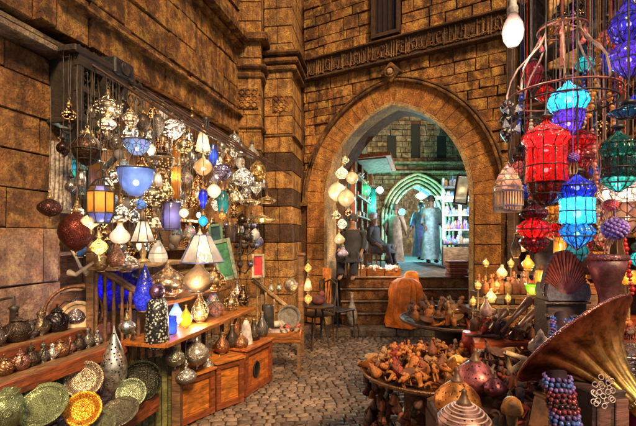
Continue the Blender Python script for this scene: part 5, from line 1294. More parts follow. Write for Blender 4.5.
# ---------- carved goods
WC=[((.52,.17,.03),'orange'),((.24,.075,.03),'brown'),((.46,.24,.09),'tan'),((.10,.035,.022),'dark'),((.34,.04,.022),'red'),((.20,.13,.09),'grey-brown')]
_src={}
def good(kind,ci,x,y,z,s,place,rz=None,tilt=.35,label=None):
    c_,cn=WC[ci]; key=(kind,ci)
    lb=label or f'small {cn} {kind.replace("_"," ")} {place}'
    words={'wooden_figurine':'carved standing figure','wooden_camel':'carved camel','wooden_bowl':'turned bowl','bracelet':'bangle','trinket_box':'lidded box','carved_horn':'curled horn','bottle':'stoppered bottle','wooden_spoon':'long spoon','spinning_top':'spinning top','shell':'cone shell','bell':'bell','flute':'flute'}
    lb=label or f'small {cn} {words[kind]} {place}'
    t=thing(kind,lb,words[kind].split()[-1],(x,y,z),f'{cn} {words[kind]}s {place}',rot=(rnd(-tilt,tilt),rnd(-tilt,tilt),rnd(0,6.28) if rz is None else rz)); t.scale=(s,s,s)
    if key in _src:
        for nm,me in _src[key]:
            o=bpy.data.objects.new(nm,me); col.objects.link(o); o.parent=t
        return t
    m=plain(c_,.4,'carved_wood',34.0,.7) if kind!='bell' and kind!='bracelet' else metal(tuple(v*1.2 for v in c_),.3,60.0,'trinket_metal'); L_=[]
    def B(mb,nm): o=mb.build(nm,m,t); L_.append((nm,o.data))
    if kind=='wooden_figurine':
        mb=MB(); mb.lathe([(.3,0),(.32,.06),(.2,.1),(.24,.4),(.3,.75),(.34,1.0),(.22,1.2),(.1,1.26)],12,sy=.7); B(mb,'body'); mb=MB(); mb.ball((0,0,1.42),.19,10,8,(.9,1,1.15)); mb.ball((0,-.18,1.4),.04,6,4); B(mb,'head')
        for s_ in(-1,1): mb=MB(); mb.tube([(s_*.3,0,1.02),(s_*.42,-.04,.75),(s_*.22,-.24,.62)],[.09,.07,.05],6); B(mb,'arm')
    elif kind=='wooden_camel':
        mb=MB(); mb.ball((0,0,.8),.34,12,8,(1.4,.7,.8)); mb.ball((0,0,1.1),.18,10,6,(1,.7,1.1)); mb.tube([(.35,0,.85),(.62,0,.8),(.74,0,1.1),(.8,0,1.35)],[.16,.11,.09,.09],8); mb.ball((.9,0,1.4),.11,8,6,(1.6,.8,.8)); mb.tube([(-.45,0,.85),(-.58,0,.55)],.03,5); B(mb,'body')
        for a in(-.3,.3):
            for b in(-.13,.13): mb=MB(); mb.tube([(a,b,.7),(a*1.05,b,.35),(a,b,0)],[.10,.06,.055],6); B(mb,'leg')
    elif kind=='wooden_bowl': mb=MB(); mb.lathe([(.3,0),(.32,.05),(.7,.3),(.85,.55),(.9,.6),(.82,.58),(.6,.3),(.001,.14)],18); B(mb,'bowl')
    elif kind=='bracelet': mb=MB(); mb.ring((0,0,.12),.55,.11,20,8); B(mb,'ring')
    elif kind=='trinket_box':
        mb=MB(); mb.box((0,0,.28),(1.0,.7,.56),bev=.04); B(mb,'box'); mb=MB(); mb.box((0,0,.65),(1.06,.76,.16),bev=.05); mb.ball((0,-.4,.56),.06,6,5); B(mb,'lid')
    elif kind=='carved_horn':
        mb=MB(); P_=[];r_=[]
        for k in range(16): a=k*.42; q=.5-.022*k; P_.append((q*math.cos(a),.05*k,.35+q*math.sin(a)*.8)); r_.append(.2-.011*k)
        mb.tube(P_,r_,8); B(mb,'horn')
    elif kind=='bottle':
        mb=MB(); mb.lathe([(.28,0),(.32,.05),(.33,.7),(.3,.85),(.12,1.0),(.1,1.15)],12); B(mb,'body'); mb=MB(); mb.lathe([(.13,1.15),(.15,1.25),(.08,1.32),(.12,1.45),(.001,1.52)],10); B(mb,'stopper')
    elif kind=='wooden_spoon': mb=MB(); mb.tube([(-1,0,.1),(.3,0,.12),(.6,0,.1)],[.05,.05,.08],6); B(mb,'handle'); mb=MB(); mb.ball((.85,0,.1),.26,10,6,(1.3,1,.4)); B(mb,'bowl')
    elif kind=='spinning_top': mb=MB(); mb.lathe([(.001,0),(.15,.12),(.5,.4),(.55,.55),(.3,.7),(.1,.85),(.09,1.1),(.13,1.15),(.001,1.2)],14); B(mb,'top')
    elif kind=='shell': mb=MB(); mb.lathe([(.001,0),(.3,.1),(.42,.35),(.36,.5),(.3,.7),(.18,.9),(.15,1.05),(.001,1.35)],14,flute=(7,.1)); B(mb,'shell')
    elif kind=='bell': mb=MB(); mb.lathe([(.5,0),(.46,.06),(.34,.3),(.3,.6),(.16,.78),(.001,.82)],16); B(mb,'bell'); mb=MB(); mb.ring((0,0,.9),.1,.03,12,5,M=Matrix.Rotation(R(90),4,'X')); B(mb,'ring')
    elif kind=='flute': mb=MB(); mb.tube([(-1.4,0,.1),(0,0,.12),(1.4,0,.1)],[.1,.12,.16],8); B(mb,'pipe')
    _src[key]=L_
    return t
KN=['wooden_figurine','wooden_camel','wooden_bowl','bracelet','trinket_box','carved_horn','spinning_top','shell','bell','wooden_spoon']
def heap(n,place,cx_,cy_,rx,ry,z,hh,s0,s1,cols,kinds=KN,tilt=.6,shape='disc'):
    cnt=0
    for i in range(n):
        if shape=='disc':
            a=2.39996*i; q=math.sqrt((i+.5)/n); x=cx_+rx*q*math.cos(a); y=cy_+ry*q*math.sin(a)
        else: x=cx_+rx*rnd(-1,1); y=cy_+ry*rnd(-1,1); q=math.hypot((x-cx_)/rx,(y-cy_)/ry)/1.4
        good(random.choice(kinds),random.choice(cols),x,y,z+hh*max(0,1-q)*rnd(.3,1),rnd(s0,s1),place,tilt=tilt)
heap(150,'heaped on the round brass tray',.72,2.74,.39,.39,.735,.12,.05,.09,[0,0,0,1,1,2,0,4],['wooden_figurine','wooden_camel','carved_horn','bracelet','shell','wooden_bowl','flute','wooden_camel','wooden_bowl'])  # mostly orange: warm light is put into the colour of these goods
heap(20,'standing at the back of the round brass tray',.80,2.98,.28,.10,.74,.05,.06,.085,[0,0,2,1],['wooden_figurine','wooden_camel','bottle','shell'],.2)
heap(90,'on the dull silver tray',1.22,3.76,.42,.40,.885,.09,.06,.10,[5,2,1,3,0,5],['wooden_spoon','bell','bracelet','bottle','wooden_figurine','wooden_bowl'],.4)
heap(26,'on the low dark stand',1.3,3.0,.22,.22,.61,.05,.05,.07,[3,1,5,4])
# front pile
for i in range(400):
    x=rnd(.88,2.1); y=rnd(1.42,2.6)
    if x<1.15 and y>2.5: continue
    px_=CX+F*x/y
    if px_>665: continue
    good(random.choice([k_ for k_ in KN if k_!='trinket_box' or rnd(0,1)<.3]+['flute']),random.choice([1,1,3,4,2,3,5,3]),x,y,ZF+rnd(.0,.05)+.10*max(0,(y-1.5)/1.1),rnd(.05,.085),'in the foreground heap of the right stall',tilt=.7)
for i in range(60):
    good(random.choice(['bracelet','bell','shell','wooden_bowl','carved_horn']),random.choice([1,5,3,4]),rnd(.60,1.25),rnd(1.38,2.1),ZF+rnd(0,.03),rnd(.04,.06),'by the onion-shaped jars',tilt=.5)
# hanging cluster of dark bells under the tray edge
for i in range(60):
    a=rnd(2.2,4.4); q=rnd(.30,.42); good('bell' if i%2 else 'shell',3 if i%3 else 1,.72+q*math.cos(a),2.74+q*math.sin(a),rnd(.36,.64),rnd(.05,.075),'bunched below the left rim of the round brass tray',tilt=.5)
# rows on back table and steps
for i in range(80): good(random.choice(['wooden_figurine','flute','shell','bottle','bell','wooden_camel']),random.choice([3,1,4,5,0]),1.1+.0135*i+rnd(-.01,.01),rnd(2.74,3.08),ZB+.004,rnd(.06,.11),'on the back table behind the red edge',tilt=.25)
for r_ in range(3):
    for i in range(11): 
        ci=[1,5,3,0,2][(i+r_*2)%5]; good('trinket_box',ci,1.30+.078*i,3.18+.1*r_,ZC+.003+(.05 if r_==2 else 0),.066,'in the rows on the wooden step',rz=rnd(-.15,.15),tilt=.02)
for i in range(60): good(random.choice(['bottle','trinket_box','bottle','shell']),random.choice([0,0,2,1,4]),1.36+.0155*i,3.42+.24*((i*7)%4)/4,1.145,rnd(.07,.12),'on the upper wooden step',rz=None,tilt=.05)
for s_ in range(5):
    for i in range(14):
        zz=(1.265,1.635,2.015,2.465,2.915)[s_]; q=SB(.12+.155*i+rnd(-.02,.02),.14+rnd(-.05,.05),zz)
        good(random.choice(['bottle','wooden_bowl','wooden_figurine','bell','trinket_box','shell']),random.choice([0,4,1,2,3]),q.x,q.y,q.z,rnd(.08,.14),f'on the {("lowest","second lowest","middle","second highest","highest")[s_]} shelf of the stall back',tilt=.05)
# small lit lamps on the steps
def votive(lb,px,py,Y,c_,wt,m,w_=11,h_=13,kd='pear'):
    S=Y/F; t=thing('votive_lamp',lb,'lamp',tuple(at(px,py+h_/2,Y)),'small lit lamps among the goods of the right stall'); mb=MB(); mb.lathe(scaled(PROF[kd],w_*S/2,h_*S),16); mb.build('glass',m,t); zs_=(1.145 if Y>=3.38 else 1.025 if Y>=3.12 else .935)-t.location.z; zs_=min(zs_,-.02); mb=MB(); mb.lathe([(.028,zs_),(.03,zs_+.008),(.008,zs_+.016),(.006,-.02),(w_*S*.3,-.010),(w_*S*.34,0),(w_*S*.2,.004)],12); mb.build('candlestick',BRASS,t); mb=MB(); mb.ball((0,0,h_*S*.45),w_*S*.16,8,6); mb.build('flame',glow((1,.75,.4),18),t)
    light((-.04,-w_*S*.5-.05,h_*S*.7),c_,wt*.4,.02,t)
votive('small glass lamp with the brightest yellow flame, highest at the left of the steps',502,271,3.55,WARM,9,s_cream)
for k_,(px_,py_,Y_,w__) in enumerate(((478,284,3.3,6),(511,262,3.6,6),(497,284,3.4,4),(508,297,3.15,4),(548,270,3.4,6),(486,262,3.7,5),(473,300,3.1,4),(524,275,3.5,5))): votive(('lit','flickering')[k_%2]+' tiny tea light glass scattered among the goods of the steps',px_,py_,Y_,WARM,w__,s_gold,7,8)
votive('small yellow flame lamp below the brightest one, left of the box rows',491,295,3.1,WARM,7,s_cream)
votive('cream lamp among the bottles in the middle of the upper step',519,284,3.5,WARM,5,s_gold,9,11)
votive('lime-green glass cup lamp beside the golden light',532,289,3.2,(.7,1,.3),3,shade((.3,.8,.05),mott=.2),14,10,'bowl')
votive('golden square lamp behind the lime-green cup',541,280,3.5,WARM,9,s_org,12,20,'cyl')
votive('golden lamp behind the goblet drum near the right edge',629,277,2.9,WARM,6,s_org,14,14,'cyl')
votive('amber jar lamp under the lower red lantern',528,262,3.3,WARM,5,s_org,12,14,'pear')
votive('tall amber lamp between the red and the blue lanterns',560,250,3.0,WARM,8,s_org,12,26,'cyl')
# onion-shaped jars in front
def onion_jar(lb,px,pyb,Y,w_,h_,m,rings=False,stalk=True):
    S=Y/F; p=at(px,pyb,Y); p.z=max(p.z,ZF); t=thing('onion_jar',lb,'jar',tuple(p),'large onion-shaped copper jars at the front of the right stall')
    r=w_*S/2;h=h_*S
    mb=MB(); mb.lathe([(r*.5,0),(r*.8,h*.06),(r*.97,h*.2),(r,h*.3),(r*.93,h*.42),(r*.72,h*.54),(r*.45,h*.64),(r*.26,h*.7)],30); mb.build('belly',m,t)
    mb=MB(); mb.lathe([(r*.28,h*.69),(r*.22,h*.74),(r*.12,h*.84),(r*.09,h*.9),(r*.12,h*.93),(.001,h*.98)],14); mb.build('neck',plain((.16,.08,.04),.4,'jar_neck'),t)
    if rings:
        mb=MB()
        for q,zz in((.93,.42),(.82,.49),(.70,.55),(.57,.60),(.44,.645),(.33,.68)): mb.ring((0,0,h*zz),r*q,.004,30,5)
        mb.build('raised_rings',plain((.6,.4,.33),.4),t)
    return t
PJ=lambda c_: pierced(c_,tuple(x*.35 for x in c_),60.0,.22,.38)
onion_jar('big orange-gold pierced onion jar with a green-brown stalk, middle of the three',457,416,1.98,46,50,PJ((.95,.38,.10)))
onion_jar('rose-purple onion jar standing behind the orange one',475,393,2.22,42,46,PJ((.62,.2,.2)))
onion_jar('red-ringed onion jar cut by the bottom edge of the picture',464,441,1.72,54,54,PJ((.6,.32,.28)),True)
onion_jar('small dark plum onion jar at the left end of the foreground heap',495,396,2.05,22,26,PJ((.35,.12,.14)))
# singled out objects of the heap
t=thing('wooden_mushroom','orange-brown mushroom-shaped wooden pestle standing in the foreground heap','carving',tuple(at(512,417,1.78))); t.location.z=ZF; S=1.78/F
mb=MB(); mb.lathe([(5.5*S,0),(5*S,.04),(5.5*S,.10)],14); mb.build('stem',wood((.5,.24,.07)),t); mb=MB(); mb.lathe([(5*S,.095),(10*S,.10),(10.5*S,.115),(8*S,.15),(4*S,.165),(.001,.168)],20); mb.build('cap',wood((.62,.27,.06),.35),t)
t=thing('scroll_carving','yellow carved scroll with a spiral hole, the largest piece on the round brass tray','carving',(.86,2.60,.80),rot=(R(80),0,R(20))); mb=MB(); mb.ring((0,0,0),.05,.026,22,8); mb.ring((.0,0,0),.02,.01,14,6); mb.tube([(.05,0,0),(.08,0,.0),(.09,-.06,0)],.024,8); mb.build('scroll',plain((.75,.42,.10),.35,'yellow_wood',40.0),t)
t=thing('triangle_stand','pale wooden triangle stand lying open on the foreground heap','carving',tuple(at(514,365,2.2)),rot=(R(20),R(20),R(-20))); mb=MB()
for a,b in(((-.06,0,.05),(.04,0,.06)),((.04,0,.06),(.0,0,-.05)),((.0,0,-.05),(-.06,0,.05))): mb.tube([a,b],.014,6)
mb.build('frame',plain((.6,.42,.22),.4),t)
t=thing('snail_shell','large white and rose sea shell standing behind the horn mouth','shell',tuple(at(541,345,2.2)),rot=(R(15),R(-10),0)); mb=MB(); S=2.2/F; mb.lathe([(.001,-12*S),(6*S,-11*S),(11*S,-5*S),(11*S,1*S),(7*S,4*S),(6*S,7*S),(3.5*S,10*S),(3*S,13*S),(.001,18*S)],20,flute=(7,.08)); mb.build('shell',plain((.62,.42,.36),.35,'shell_white',30.0),t)
for i,(a,b,lb) in enumerate((((500,332),(530,300),'longest dark wooden pipe slanting up over the boxes'),((489,330),(505,312),'shorter dark wooden pipe left of the longest'),((509,336),(535,312),'dark wooden pipe lying below the longest'))):
    p=at(a[0],a[1],2.75); q=at(b[0],b[1],2.9)-p; t=thing('wooden_pipe',lb,'pipe',tuple(p)); mb=MB(); mb.tube([(0,0,0),tuple(q*.5),tuple(q)],[.012,.018,.03],10); mb.build('pipe',plain((.14,.05,.04),.3,'dark_pipe'),t)
t=thing('round_drum','large red lacquered drum lying at the left end of the back table','drum',(1.08,2.95,.80)); mb=MB(); mb.lathe([(.05,0),(.062,.0),(.07,.07),(.062,.14),(.05,.14)],20); mb.build('body',plain((.6,.05,.03),.3,'red_lacquer'),t)
# fan-headed chest: ribbed fan crest over a carved double-door cabinet
Y=2.35; S=Y/F; p=at(566,345,Y); t=thing('fan_chest','dark carved cabinet crowned by a ribbed bronze fan-shaped crest','cabinet',tuple(p)); h0=(345-300)*S
t.location.z=ZF+.01; dz=p.z-t.location.z
mb=MB(); mb.box((0,.06,(h0+dz)/2),(40*S,.14,h0+dz),bev=.006); mb.build('case',wood((.05,.03,.03)),t)
mb=MB()
for k in range(2): mb.box((0,-.018,dz+h0-.012-k*.07),(43*S,.03,.012))
mb.build('moulding',metal((.3,.22,.2),.3,40.0,'moulding_metal'),t)
mb=MB()
for s_ in(-1,1):
    o=[(0,0),(s_*20*S,0),(s_*22*S,7*S),(s_*20*S,17*S),(s_*10*S,9*S),(0,6*S)]
    if s_<0: o=o[::-1]
    mb.prism([(x,z+dz+h0) for x,z in o],-.03,.10,tint=.5)
mb.build('shoulder',plain((.10,.11,.15),.35,'blue_grey_lacquer',50.0),t)
mb=MB(); n=32; cz=dz+h0+4*S
for k in range(n):
    a=R(2)+(PI-R(4))*k/(n-1); L_=(37-6*abs(math.cos(a))**2)*S*.98 if True else 0
    L_=math.hypot(21*S*math.cos(a),37*S*math.sin(a))
    L_=1/math.sqrt((math.cos(a)/(22*S))**2+(math.sin(a)/(46*S))**2)
    mb.tube([(0,-.005,cz),(L_*math.cos(a),.01,cz+L_*math.sin(a))],[.002,.0095],6,tint=rnd(0,1))
mb.build('fan_rib',plain((.17,.055,.045),.35,'bronze_rib',30.0),t)
mb=MB(); o=[(1/math.sqrt((math.cos(a)/(21.5*S))**2+(math.sin(a)/(45.5*S))**2)*math.cos(a),cz+1/math.sqrt((math.cos(a)/(21.5*S))**2+(math.sin(a)/(45.5*S))**2)*math.sin(a)) for a in [R(8)+(PI-R(16))*k/20 for k in range(21)]]
mb.prism(o[::-1],.012,.05); mb.build('fan_back',plain((.06,.05,.12),.4,'blue_lacquer'),t)
light((.0,-.16,cz+34*S),(1,.3,.2),.35,.02,None).location=tuple(t.location+Vector((-.10,-.14,cz+.10)))  # red light put on the fan crest, with no lamp here
# goblet drum
Y=2.2; S=Y/F; p=at(607,312,Y); t=thing('goblet_drum','dark goblet drum with a red-lit round skin standing right of the fan-crested cabinet','drum',tuple(at(607,330,Y)))
mb=MB(); mb.lathe([(13*S,0),(14*S,3*S),(11*S,14*S),(7.5*S,28*S),(8*S,36*S),(12*S,48*S),(16*S,60*S),(18*S,72*S)],26); mb.build('body',plain((.13,.045,.05),.35,'drum_body',20.0),t)
mb=MB(); mb.lathe([(18*S,70*S),(18.8*S,72*S),(18.5*S,75*S),(17*S,75.5*S)],26); mb.build('rim',metal((.35,.15,.15),.3,30.0,'drum_rim'),t)
mb=MB(); mb.lathe([(17.5*S,75*S),(9*S,74.5*S),(.001,74.5*S)],26); o=mb.build('skin',plain((.75,.28,.14),.6,'drum_skin'),t)
# bead bracelets columns
def bead_stack(lb,px0,py0,px1,py1,Y,r_,cols):
    a=at(px0,py0,Y); b=at(px1,py1,Y-.1); S=Y/F; t=thing('bracelet_stack',lb,'bracelets',tuple(b)); d=a-b; n=max(2,int(d.length/(.017)))
    for k in range(n):
        mb=MB(); q=d*(k/n)
        for j in range(16): aa=2*PI*j/16+k*.2; mb.ball((q.x+r_*S*math.cos(aa)+.003*math.sin(k*5+j),q.y+r_*S*math.sin(aa),q.z+.003*math.sin(j*1.7+k)),r_*S*.19,7,5,tint=rnd(0,1))
        mb.build('bead_bracelet',plain(cols[k%len(cols)],.15,'bead'),t)
    mb=MB(); mb.tube([(0,0,0),tuple(d)],r_*S*.8,12); mb.build('core_roll',plain((.03,.01,.02),.7),t)
bead_stack('upright roll of purple and blue bead bracelets above the horn mouth',562,316,562,338,2.05,9,[(.25,.12,.5),(.06,.15,.7),(.2,.1,.45)])
bead_stack('thick roll of dark red and blue bead bracelets below the horn',556,372,567,430,1.55,12,[(.22,.03,.05),(.2,.12,.4),(.08,.15,.5),(.15,.1,.35),(.22,.03,.05),(.05,.015,.02),(.2,.03,.04)])
# gramophone horn
Y=1.75; S=Y/F
c0=at(574,341,Y); ax=(at(643,410,Y-.2)-c0); ax.normalize() 
# the bell's axis runs down-right and a little towards the camera, so the ribbed outside is seen
rot=ax.to_track_quat('Z','Y'); t=thing('gramophone_horn','huge fluted gramophone horn of red-gold brass tipped towards the upper left','horn',tuple(c0)); t.rotation_mode='QUATERNION'; t.rotation_quaternion=rot
Rm=66*S
prof=[(1.0,0),(.985,.012),(.86,.07),(.70,.16),(.54,.28),(.41,.42),(.31,.58),(.24,.74),(.19,.92),(.16,1.08),(.145,1.25),(.135,1.5),(.13,1.8)]
mb=MB(); seg=96; vs=[];fs=[]
for side,(off) in enumerate((0,-.008)):
    b0=len(vs)
    for (r_,z_) in prof:
        for k in range(seg):
            a=2*PI*k/seg; fl=abs(math.sin(a*7))**.7; amp=.22*math.sin(min(z_/1.1+.06,1)*PI)
            rr=(r_*(1+amp*(fl-.5)))*Rm+off; vs.append((rr*math.cos(a),rr*math.sin(a),z_*Rm))
    for i in range(len(prof)-1):
        for k in range(seg):
            q=(b0+i*seg+k,b0+i*seg+(k+1)%seg,b0+(i+1)*seg+(k+1)%seg,b0+(i+1)*seg+k); fs.append(q if side else q[::-1])
mb.add(vs,fs,.5,True)
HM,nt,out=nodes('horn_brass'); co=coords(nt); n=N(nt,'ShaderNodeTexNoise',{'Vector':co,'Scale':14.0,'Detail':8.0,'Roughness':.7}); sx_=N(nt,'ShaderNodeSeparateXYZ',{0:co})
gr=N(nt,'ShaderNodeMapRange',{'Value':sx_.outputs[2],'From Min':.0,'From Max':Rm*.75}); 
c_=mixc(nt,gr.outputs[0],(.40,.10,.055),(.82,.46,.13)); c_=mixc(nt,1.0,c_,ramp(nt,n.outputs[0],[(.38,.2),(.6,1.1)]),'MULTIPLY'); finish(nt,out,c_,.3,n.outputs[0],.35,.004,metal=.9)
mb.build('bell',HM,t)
mb=MB(); mb.ring((0,0,-.002),Rm*1.0,.006,72,8); mb.build('rolled_rim',metal((.5,.2,.18),.25,30.0,'rim_brass'),t)
for zz in (1.05,1.3): mb=MB(); mb.ring((0,0,zz*Rm),Rm*.155,.010,24,8); mb.build('collar',BRASS,t)
# striped trays & radio right of the horn
t=thing('metal_tray_stack','stack of dark striped metal trays behind the horn at the right edge','trays',tuple(at(632,366,1.95)),rot=(0,0,R(-6)))
for k in range(6): mb=MB(); mb.box((.02,0,.016*k+.0),(.30-.008*k,.26,.007),bev=.002); mb.box((.02,-.13,.016*k+.006),(.30,.006,.012)); mb.build('tray',metal((.35,.28,.3),.25,12.0,'tray_metal'),t)
t=thing('white_chain','looped white bead chain hanging below the horn','chain',tuple(at(603,388,1.5))); mb=MB(); S=1.5/F
for k in range(22): mb.ring((8*S*math.sin(k*.9),.01*math.cos(k),(10-k*1.3)*S),2.6*S,.0016,12,5,M=Matrix.Rotation(R(80+rnd(-15,15)),4,'X'))
mb.build('loops',plain((.6,.5,.5),.3,'white_bead'),t)
t=thing('cabinet_box','dark carved box on the heap under the horn','box',tuple(at(598,412,1.6)),rot=(0,0,.2)); mb=MB(); mb.box((0,0,0),(.16,.12,.20),bev=.006); mb.build('box',wood((.06,.03,.03)),t); mb=MB()
for a in(-.04,.04): mb.box((a,-.063,0),(.06,.01,.14),bev=.003)
mb.build('door_panel',wood((.14,.06,.05)),t)
for i,(px,py,c_,lb) in enumerate(((545,415,(.75,.35,.12),'orange painted wedge box at the bottom edge left of the bracelet roll'),(632,412,(.6,.03,.08),'red cloth-covered box at the lower right corner'))):
    t=thing('painted_box',lb,'box',tuple(at(px,py,1.6)),rot=(0,R(15),R(20))); mb=MB(); mb.box((0,0,0),(.05,.09,.12),bev=.006); mb.build('body',plain(c_,.45),t); mb=MB(); mb.box((0,0,.066),(.055,.095,.012),bev=.003); mb.build('lid',plain(tuple(v*.7 for v in c_),.45),t)
# plates and things standing on the back table to hide the tops
for i,(px,py,Y,w_,h_,kd,m,lb) in enumerate([(516,258,3.4,10,24,'pear',DARKM,'dark slim bottle under the lower red lantern'),(486,318,2.95,12,20,'pear',plain((.55,.35,.3),.4),'rose bottle with a red stopper at the left end of the back table'),(523,252,3.6,10,18,'teardrop',SILVER,'silver little bottle left of the amber jar lamp'),(548,300,3.0,12,30,'teardrop',plain((.5,.25,.08),.3),'amber narrow vase left of the fan-crested cabinet')]):
    stand('slim_bottle',lb,px,py,Y,w_,h_,kd,m,cat='bottle')
# ================================================================ ALLEY AND PEOPLE
def skin_body(name,joints,edges,rad,m,parent,root=0,sub=1):
    me=bpy.data.meshes.new(name); me.from_pydata(joints,edges,[]); o=bpy.data.objects.new(name,me); col.objects.link(o); o.parent=parent
    sm=o.modifiers.new('skin','SKIN'); sm.use_smooth_shade=True
    for i,sv in enumerate(me.skin_vertices[0].data if me.skin_vertices else []): sv.radius=(rad[i],rad[i])
    if not me.skin_vertices: raise RuntimeError('skin')
    me.skin_vertices[0].data[root].use_root=True
    s2=o.modifiers.new('sub','SUBSURF'); s2.levels=sub; s2.render_levels=sub; me.materials.append(m); return o
SKIN=plain((.33,.17,.10),.5,'skin',20.0,.15); HAIR=plain((.02,.015,.012),.6,'hair')
def person(label,loc,rz,h=1.72,robe=(.1,.12,.2),pose='stand',headwear=None,legs=None,group=None):
    t=thing('person',label,'person',loc,group,rot=(0,0,rz)); k=h/1.72
    sit=pose=='sit'; dz=-.42 if sit else 0
    J=[];E=[];Rr=[]
    def j(p,r,par=None):
        J.append((p[0]*k,p[1]*k,max(p[2],.02)*k)); Rr.append(r*k); 
        if par is not None: E.append((par,len(J)-1))
        return len(J)-1
    pel=j((0,0,.92+dz),.12); ab=j((0,-.01,1.12+dz),.135,pel); ch=j((0,-.0,1.32+dz),.12,ab); nk=j((0,-.0,1.47+dz),.062,ch); hb=j((0,-.01,1.54+dz),.075,nk); hd=j((0,-.015,1.64+dz),.10,hb)
    for s in(-1,1):
        hp=j((s*.09,0,.86+dz),.10,pel)
        if sit: kn=j((s*.14,-.40,.50),.075,hp); an=j((s*.13,-.42,.10),.045,kn); j((s*.13,-.56,.04),.04,an)
        else:
            st=.14*s if pose=='walk' else 0
            kn=j((s*.10,-.03-st,.48),.068,hp); an=j((s*.10,.02-st*1.6,.08),.043,kn); j((s*.11,-.13-st*1.6,.035),.038,an)
        sh=j((s*.17,0,1.37+dz),.05,ch); sw=(.10*s if pose=='walk' else 0)
        el=j((s*.25,.04+sw,1.14+dz),.048,sh); wr=j((s*.24,-.12+sw*1.5-(.12 if sit else 0),.95+dz+(.03 if sit else 0)),.03,el)
        pm=j((s*.24,-.16+sw*1.5-(.12 if sit else 0),.90+dz+(.03 if sit else 0)),.033,wr); P0=J[pm]; P0=tuple(v/k for v in P0)
        for f in range(4): b_=j((P0[0]+(f-1.5)*.02,P0[1]-.03,P0[2]-.035),.009,pm); j((P0[0]+(f-1.5)*.021,P0[1]-.025,P0[2]-.075+abs(f-1.3)*.008),.008,b_)
        b_=j((P0[0]-s*.035,P0[1]-.03,P0[2]-.005),.009,pm); j((P0[0]-s*.045,P0[1]-.05,P0[2]-.03),.008,b_)
    skin_body('body',J,E,Rr,SKIN,t)
    hz=(1.64+dz)*k
    mb=MB(); mb.ball((0,-.115*k,hz-.0),.016*k,8,6,(1,1.2,1.4))
    for s in(-1,1): mb.ball((s*.098*k,.0,hz-.01),.022*k,8,6,(.5,1,1.4))
    mb.build('face_features',SKIN,t)
    mb=MB()
    for s in(-1,1): mb.ball((s*.036*k,-.105*k,hz+.02),.011*k,8,6)
    mb.tube([(-.025*k,-.104*k,hz-.048),(.025*k,-.104*k,hz-.048)],.005*k,5); mb.build('eyes_and_mouth',plain((.04,.015,.012),.4,'dark_feature'),t)
    mb=MB(); mb.ball((0,.015*k,hz+.03*k),.112*k,16,10,(.98,1.05,.95)); mb.v=[v if v.y>-.055*k or v.z>hz+.07*k else Vector((v.x*.8,v.y*.75,v.z+.0)) for v in mb.v]; mb.build('hair' if not headwear else 'head_cloth',HAIR if not headwear else plain(headwear,.7,'cloth'),t)
    # robe: continuous loft
    mb=MB(); seg=28
    R_=[(1.45,.075,.07),(1.42,.15,.09),(1.37,.205,.12),(1.25,.205,.135),(1.10,.19,.135),(.95,.20,.145),(.80,.215,.155),(.5,.24,.18),(.2,.27,.22),(.10,.275,.225)]
    if sit: R_=[(1.45,.075,.07),(1.42,.15,.09),(1.37,.205,.12),(1.25,.205,.135),(1.10,.19,.14),(.98,.21,.19),(.88,.24,.27),(.80,.25,.32)]
    vs=[];fs=[]
    for i,(z,a,b) in enumerate(R_):
        for q in range(seg):
            an_=2*PI*q/seg; fo=1+.05*math.sin(an_*7+z*3)*max(0,(1.3-z)); yo=-.0 if not sit else -max(0,1.1-z)*.9
            vs.append((a*fo*math.cos(an_)*k,(b*fo*math.sin(an_)+yo)*k,(z+dz)*k))
    for i in range(len(R_)-1):
        for q in range(seg): jn=(q+1)%seg; fs.append((i*seg+q,(i+1)*seg+q,(i+1)*seg+jn,i*seg+jn))
    mb.add(vs,fs,.5,True)
    for s in(-1,1):
        sw=(.10*s if pose=='walk' else 0); mb.tube([(s*.15*k,0,(1.40+dz)*k),(s*.2*k,.01*k,(1.36+dz)*k),(s*.25*k,(.04+sw)*k,(1.14+dz)*k),(s*.245*k,(-.06+sw*1.3-(.08 if sit else 0))*k,(1.01+dz)*k)],[.075*k,.08*k,.072*k,.062*k],12,cap=False)
    if sit:
        for s in(-1,1): mb.tube([(s*.09*k,-.02*k,.46*k),(s*.14*k,-.40*k,.51*k),(s*.13*k,-.43*k,.15*k)],[.13*k,.105*k,.09*k],14)
    mb.build('robe',plain(robe,.75,'robe_cloth',9.0,.35),t)
    if not sit:
        mb=MB()
        for s in(-1,1):
            st=.14*s*1.6 if pose=='walk' else 0; mb.ball((s*.11*k,(-.07-st)*k,.04*k),.055*k,10,6,(.85,2.2,.75))
        mb.build('sandals',plain((.05,.03,.02),.5,'leather'),t)
    return t
US=.942
person('person in a pale cyan-white robe standing under the far arch, facing this way',(3.02,11.2,US),R(10),1.75,(.35,.5,.52),'stand')
person('person in a dark robe and white head cloth sitting in the upper street',(1.24,9.3,US-.02),R(60),1.6,(.05,.045,.05),'sit',(.6,.62,.68))
person('person in a tan robe walking away across the upper street',(1.86,10.2,US),R(150),1.45,(.38,.26,.18),'walk',(.3,.2,.13))
person('person in a blue-green robe walking farther back in the green light',(3.1,12.6,US),R(-30),1.7,(.12,.2,.24),'walk')
person('person in black sitting inside the foot of the arch on its left',(.62,7.5,.86),R(-20),1.5,(.02,.02,.025),'sit',(.05,.05,.06))
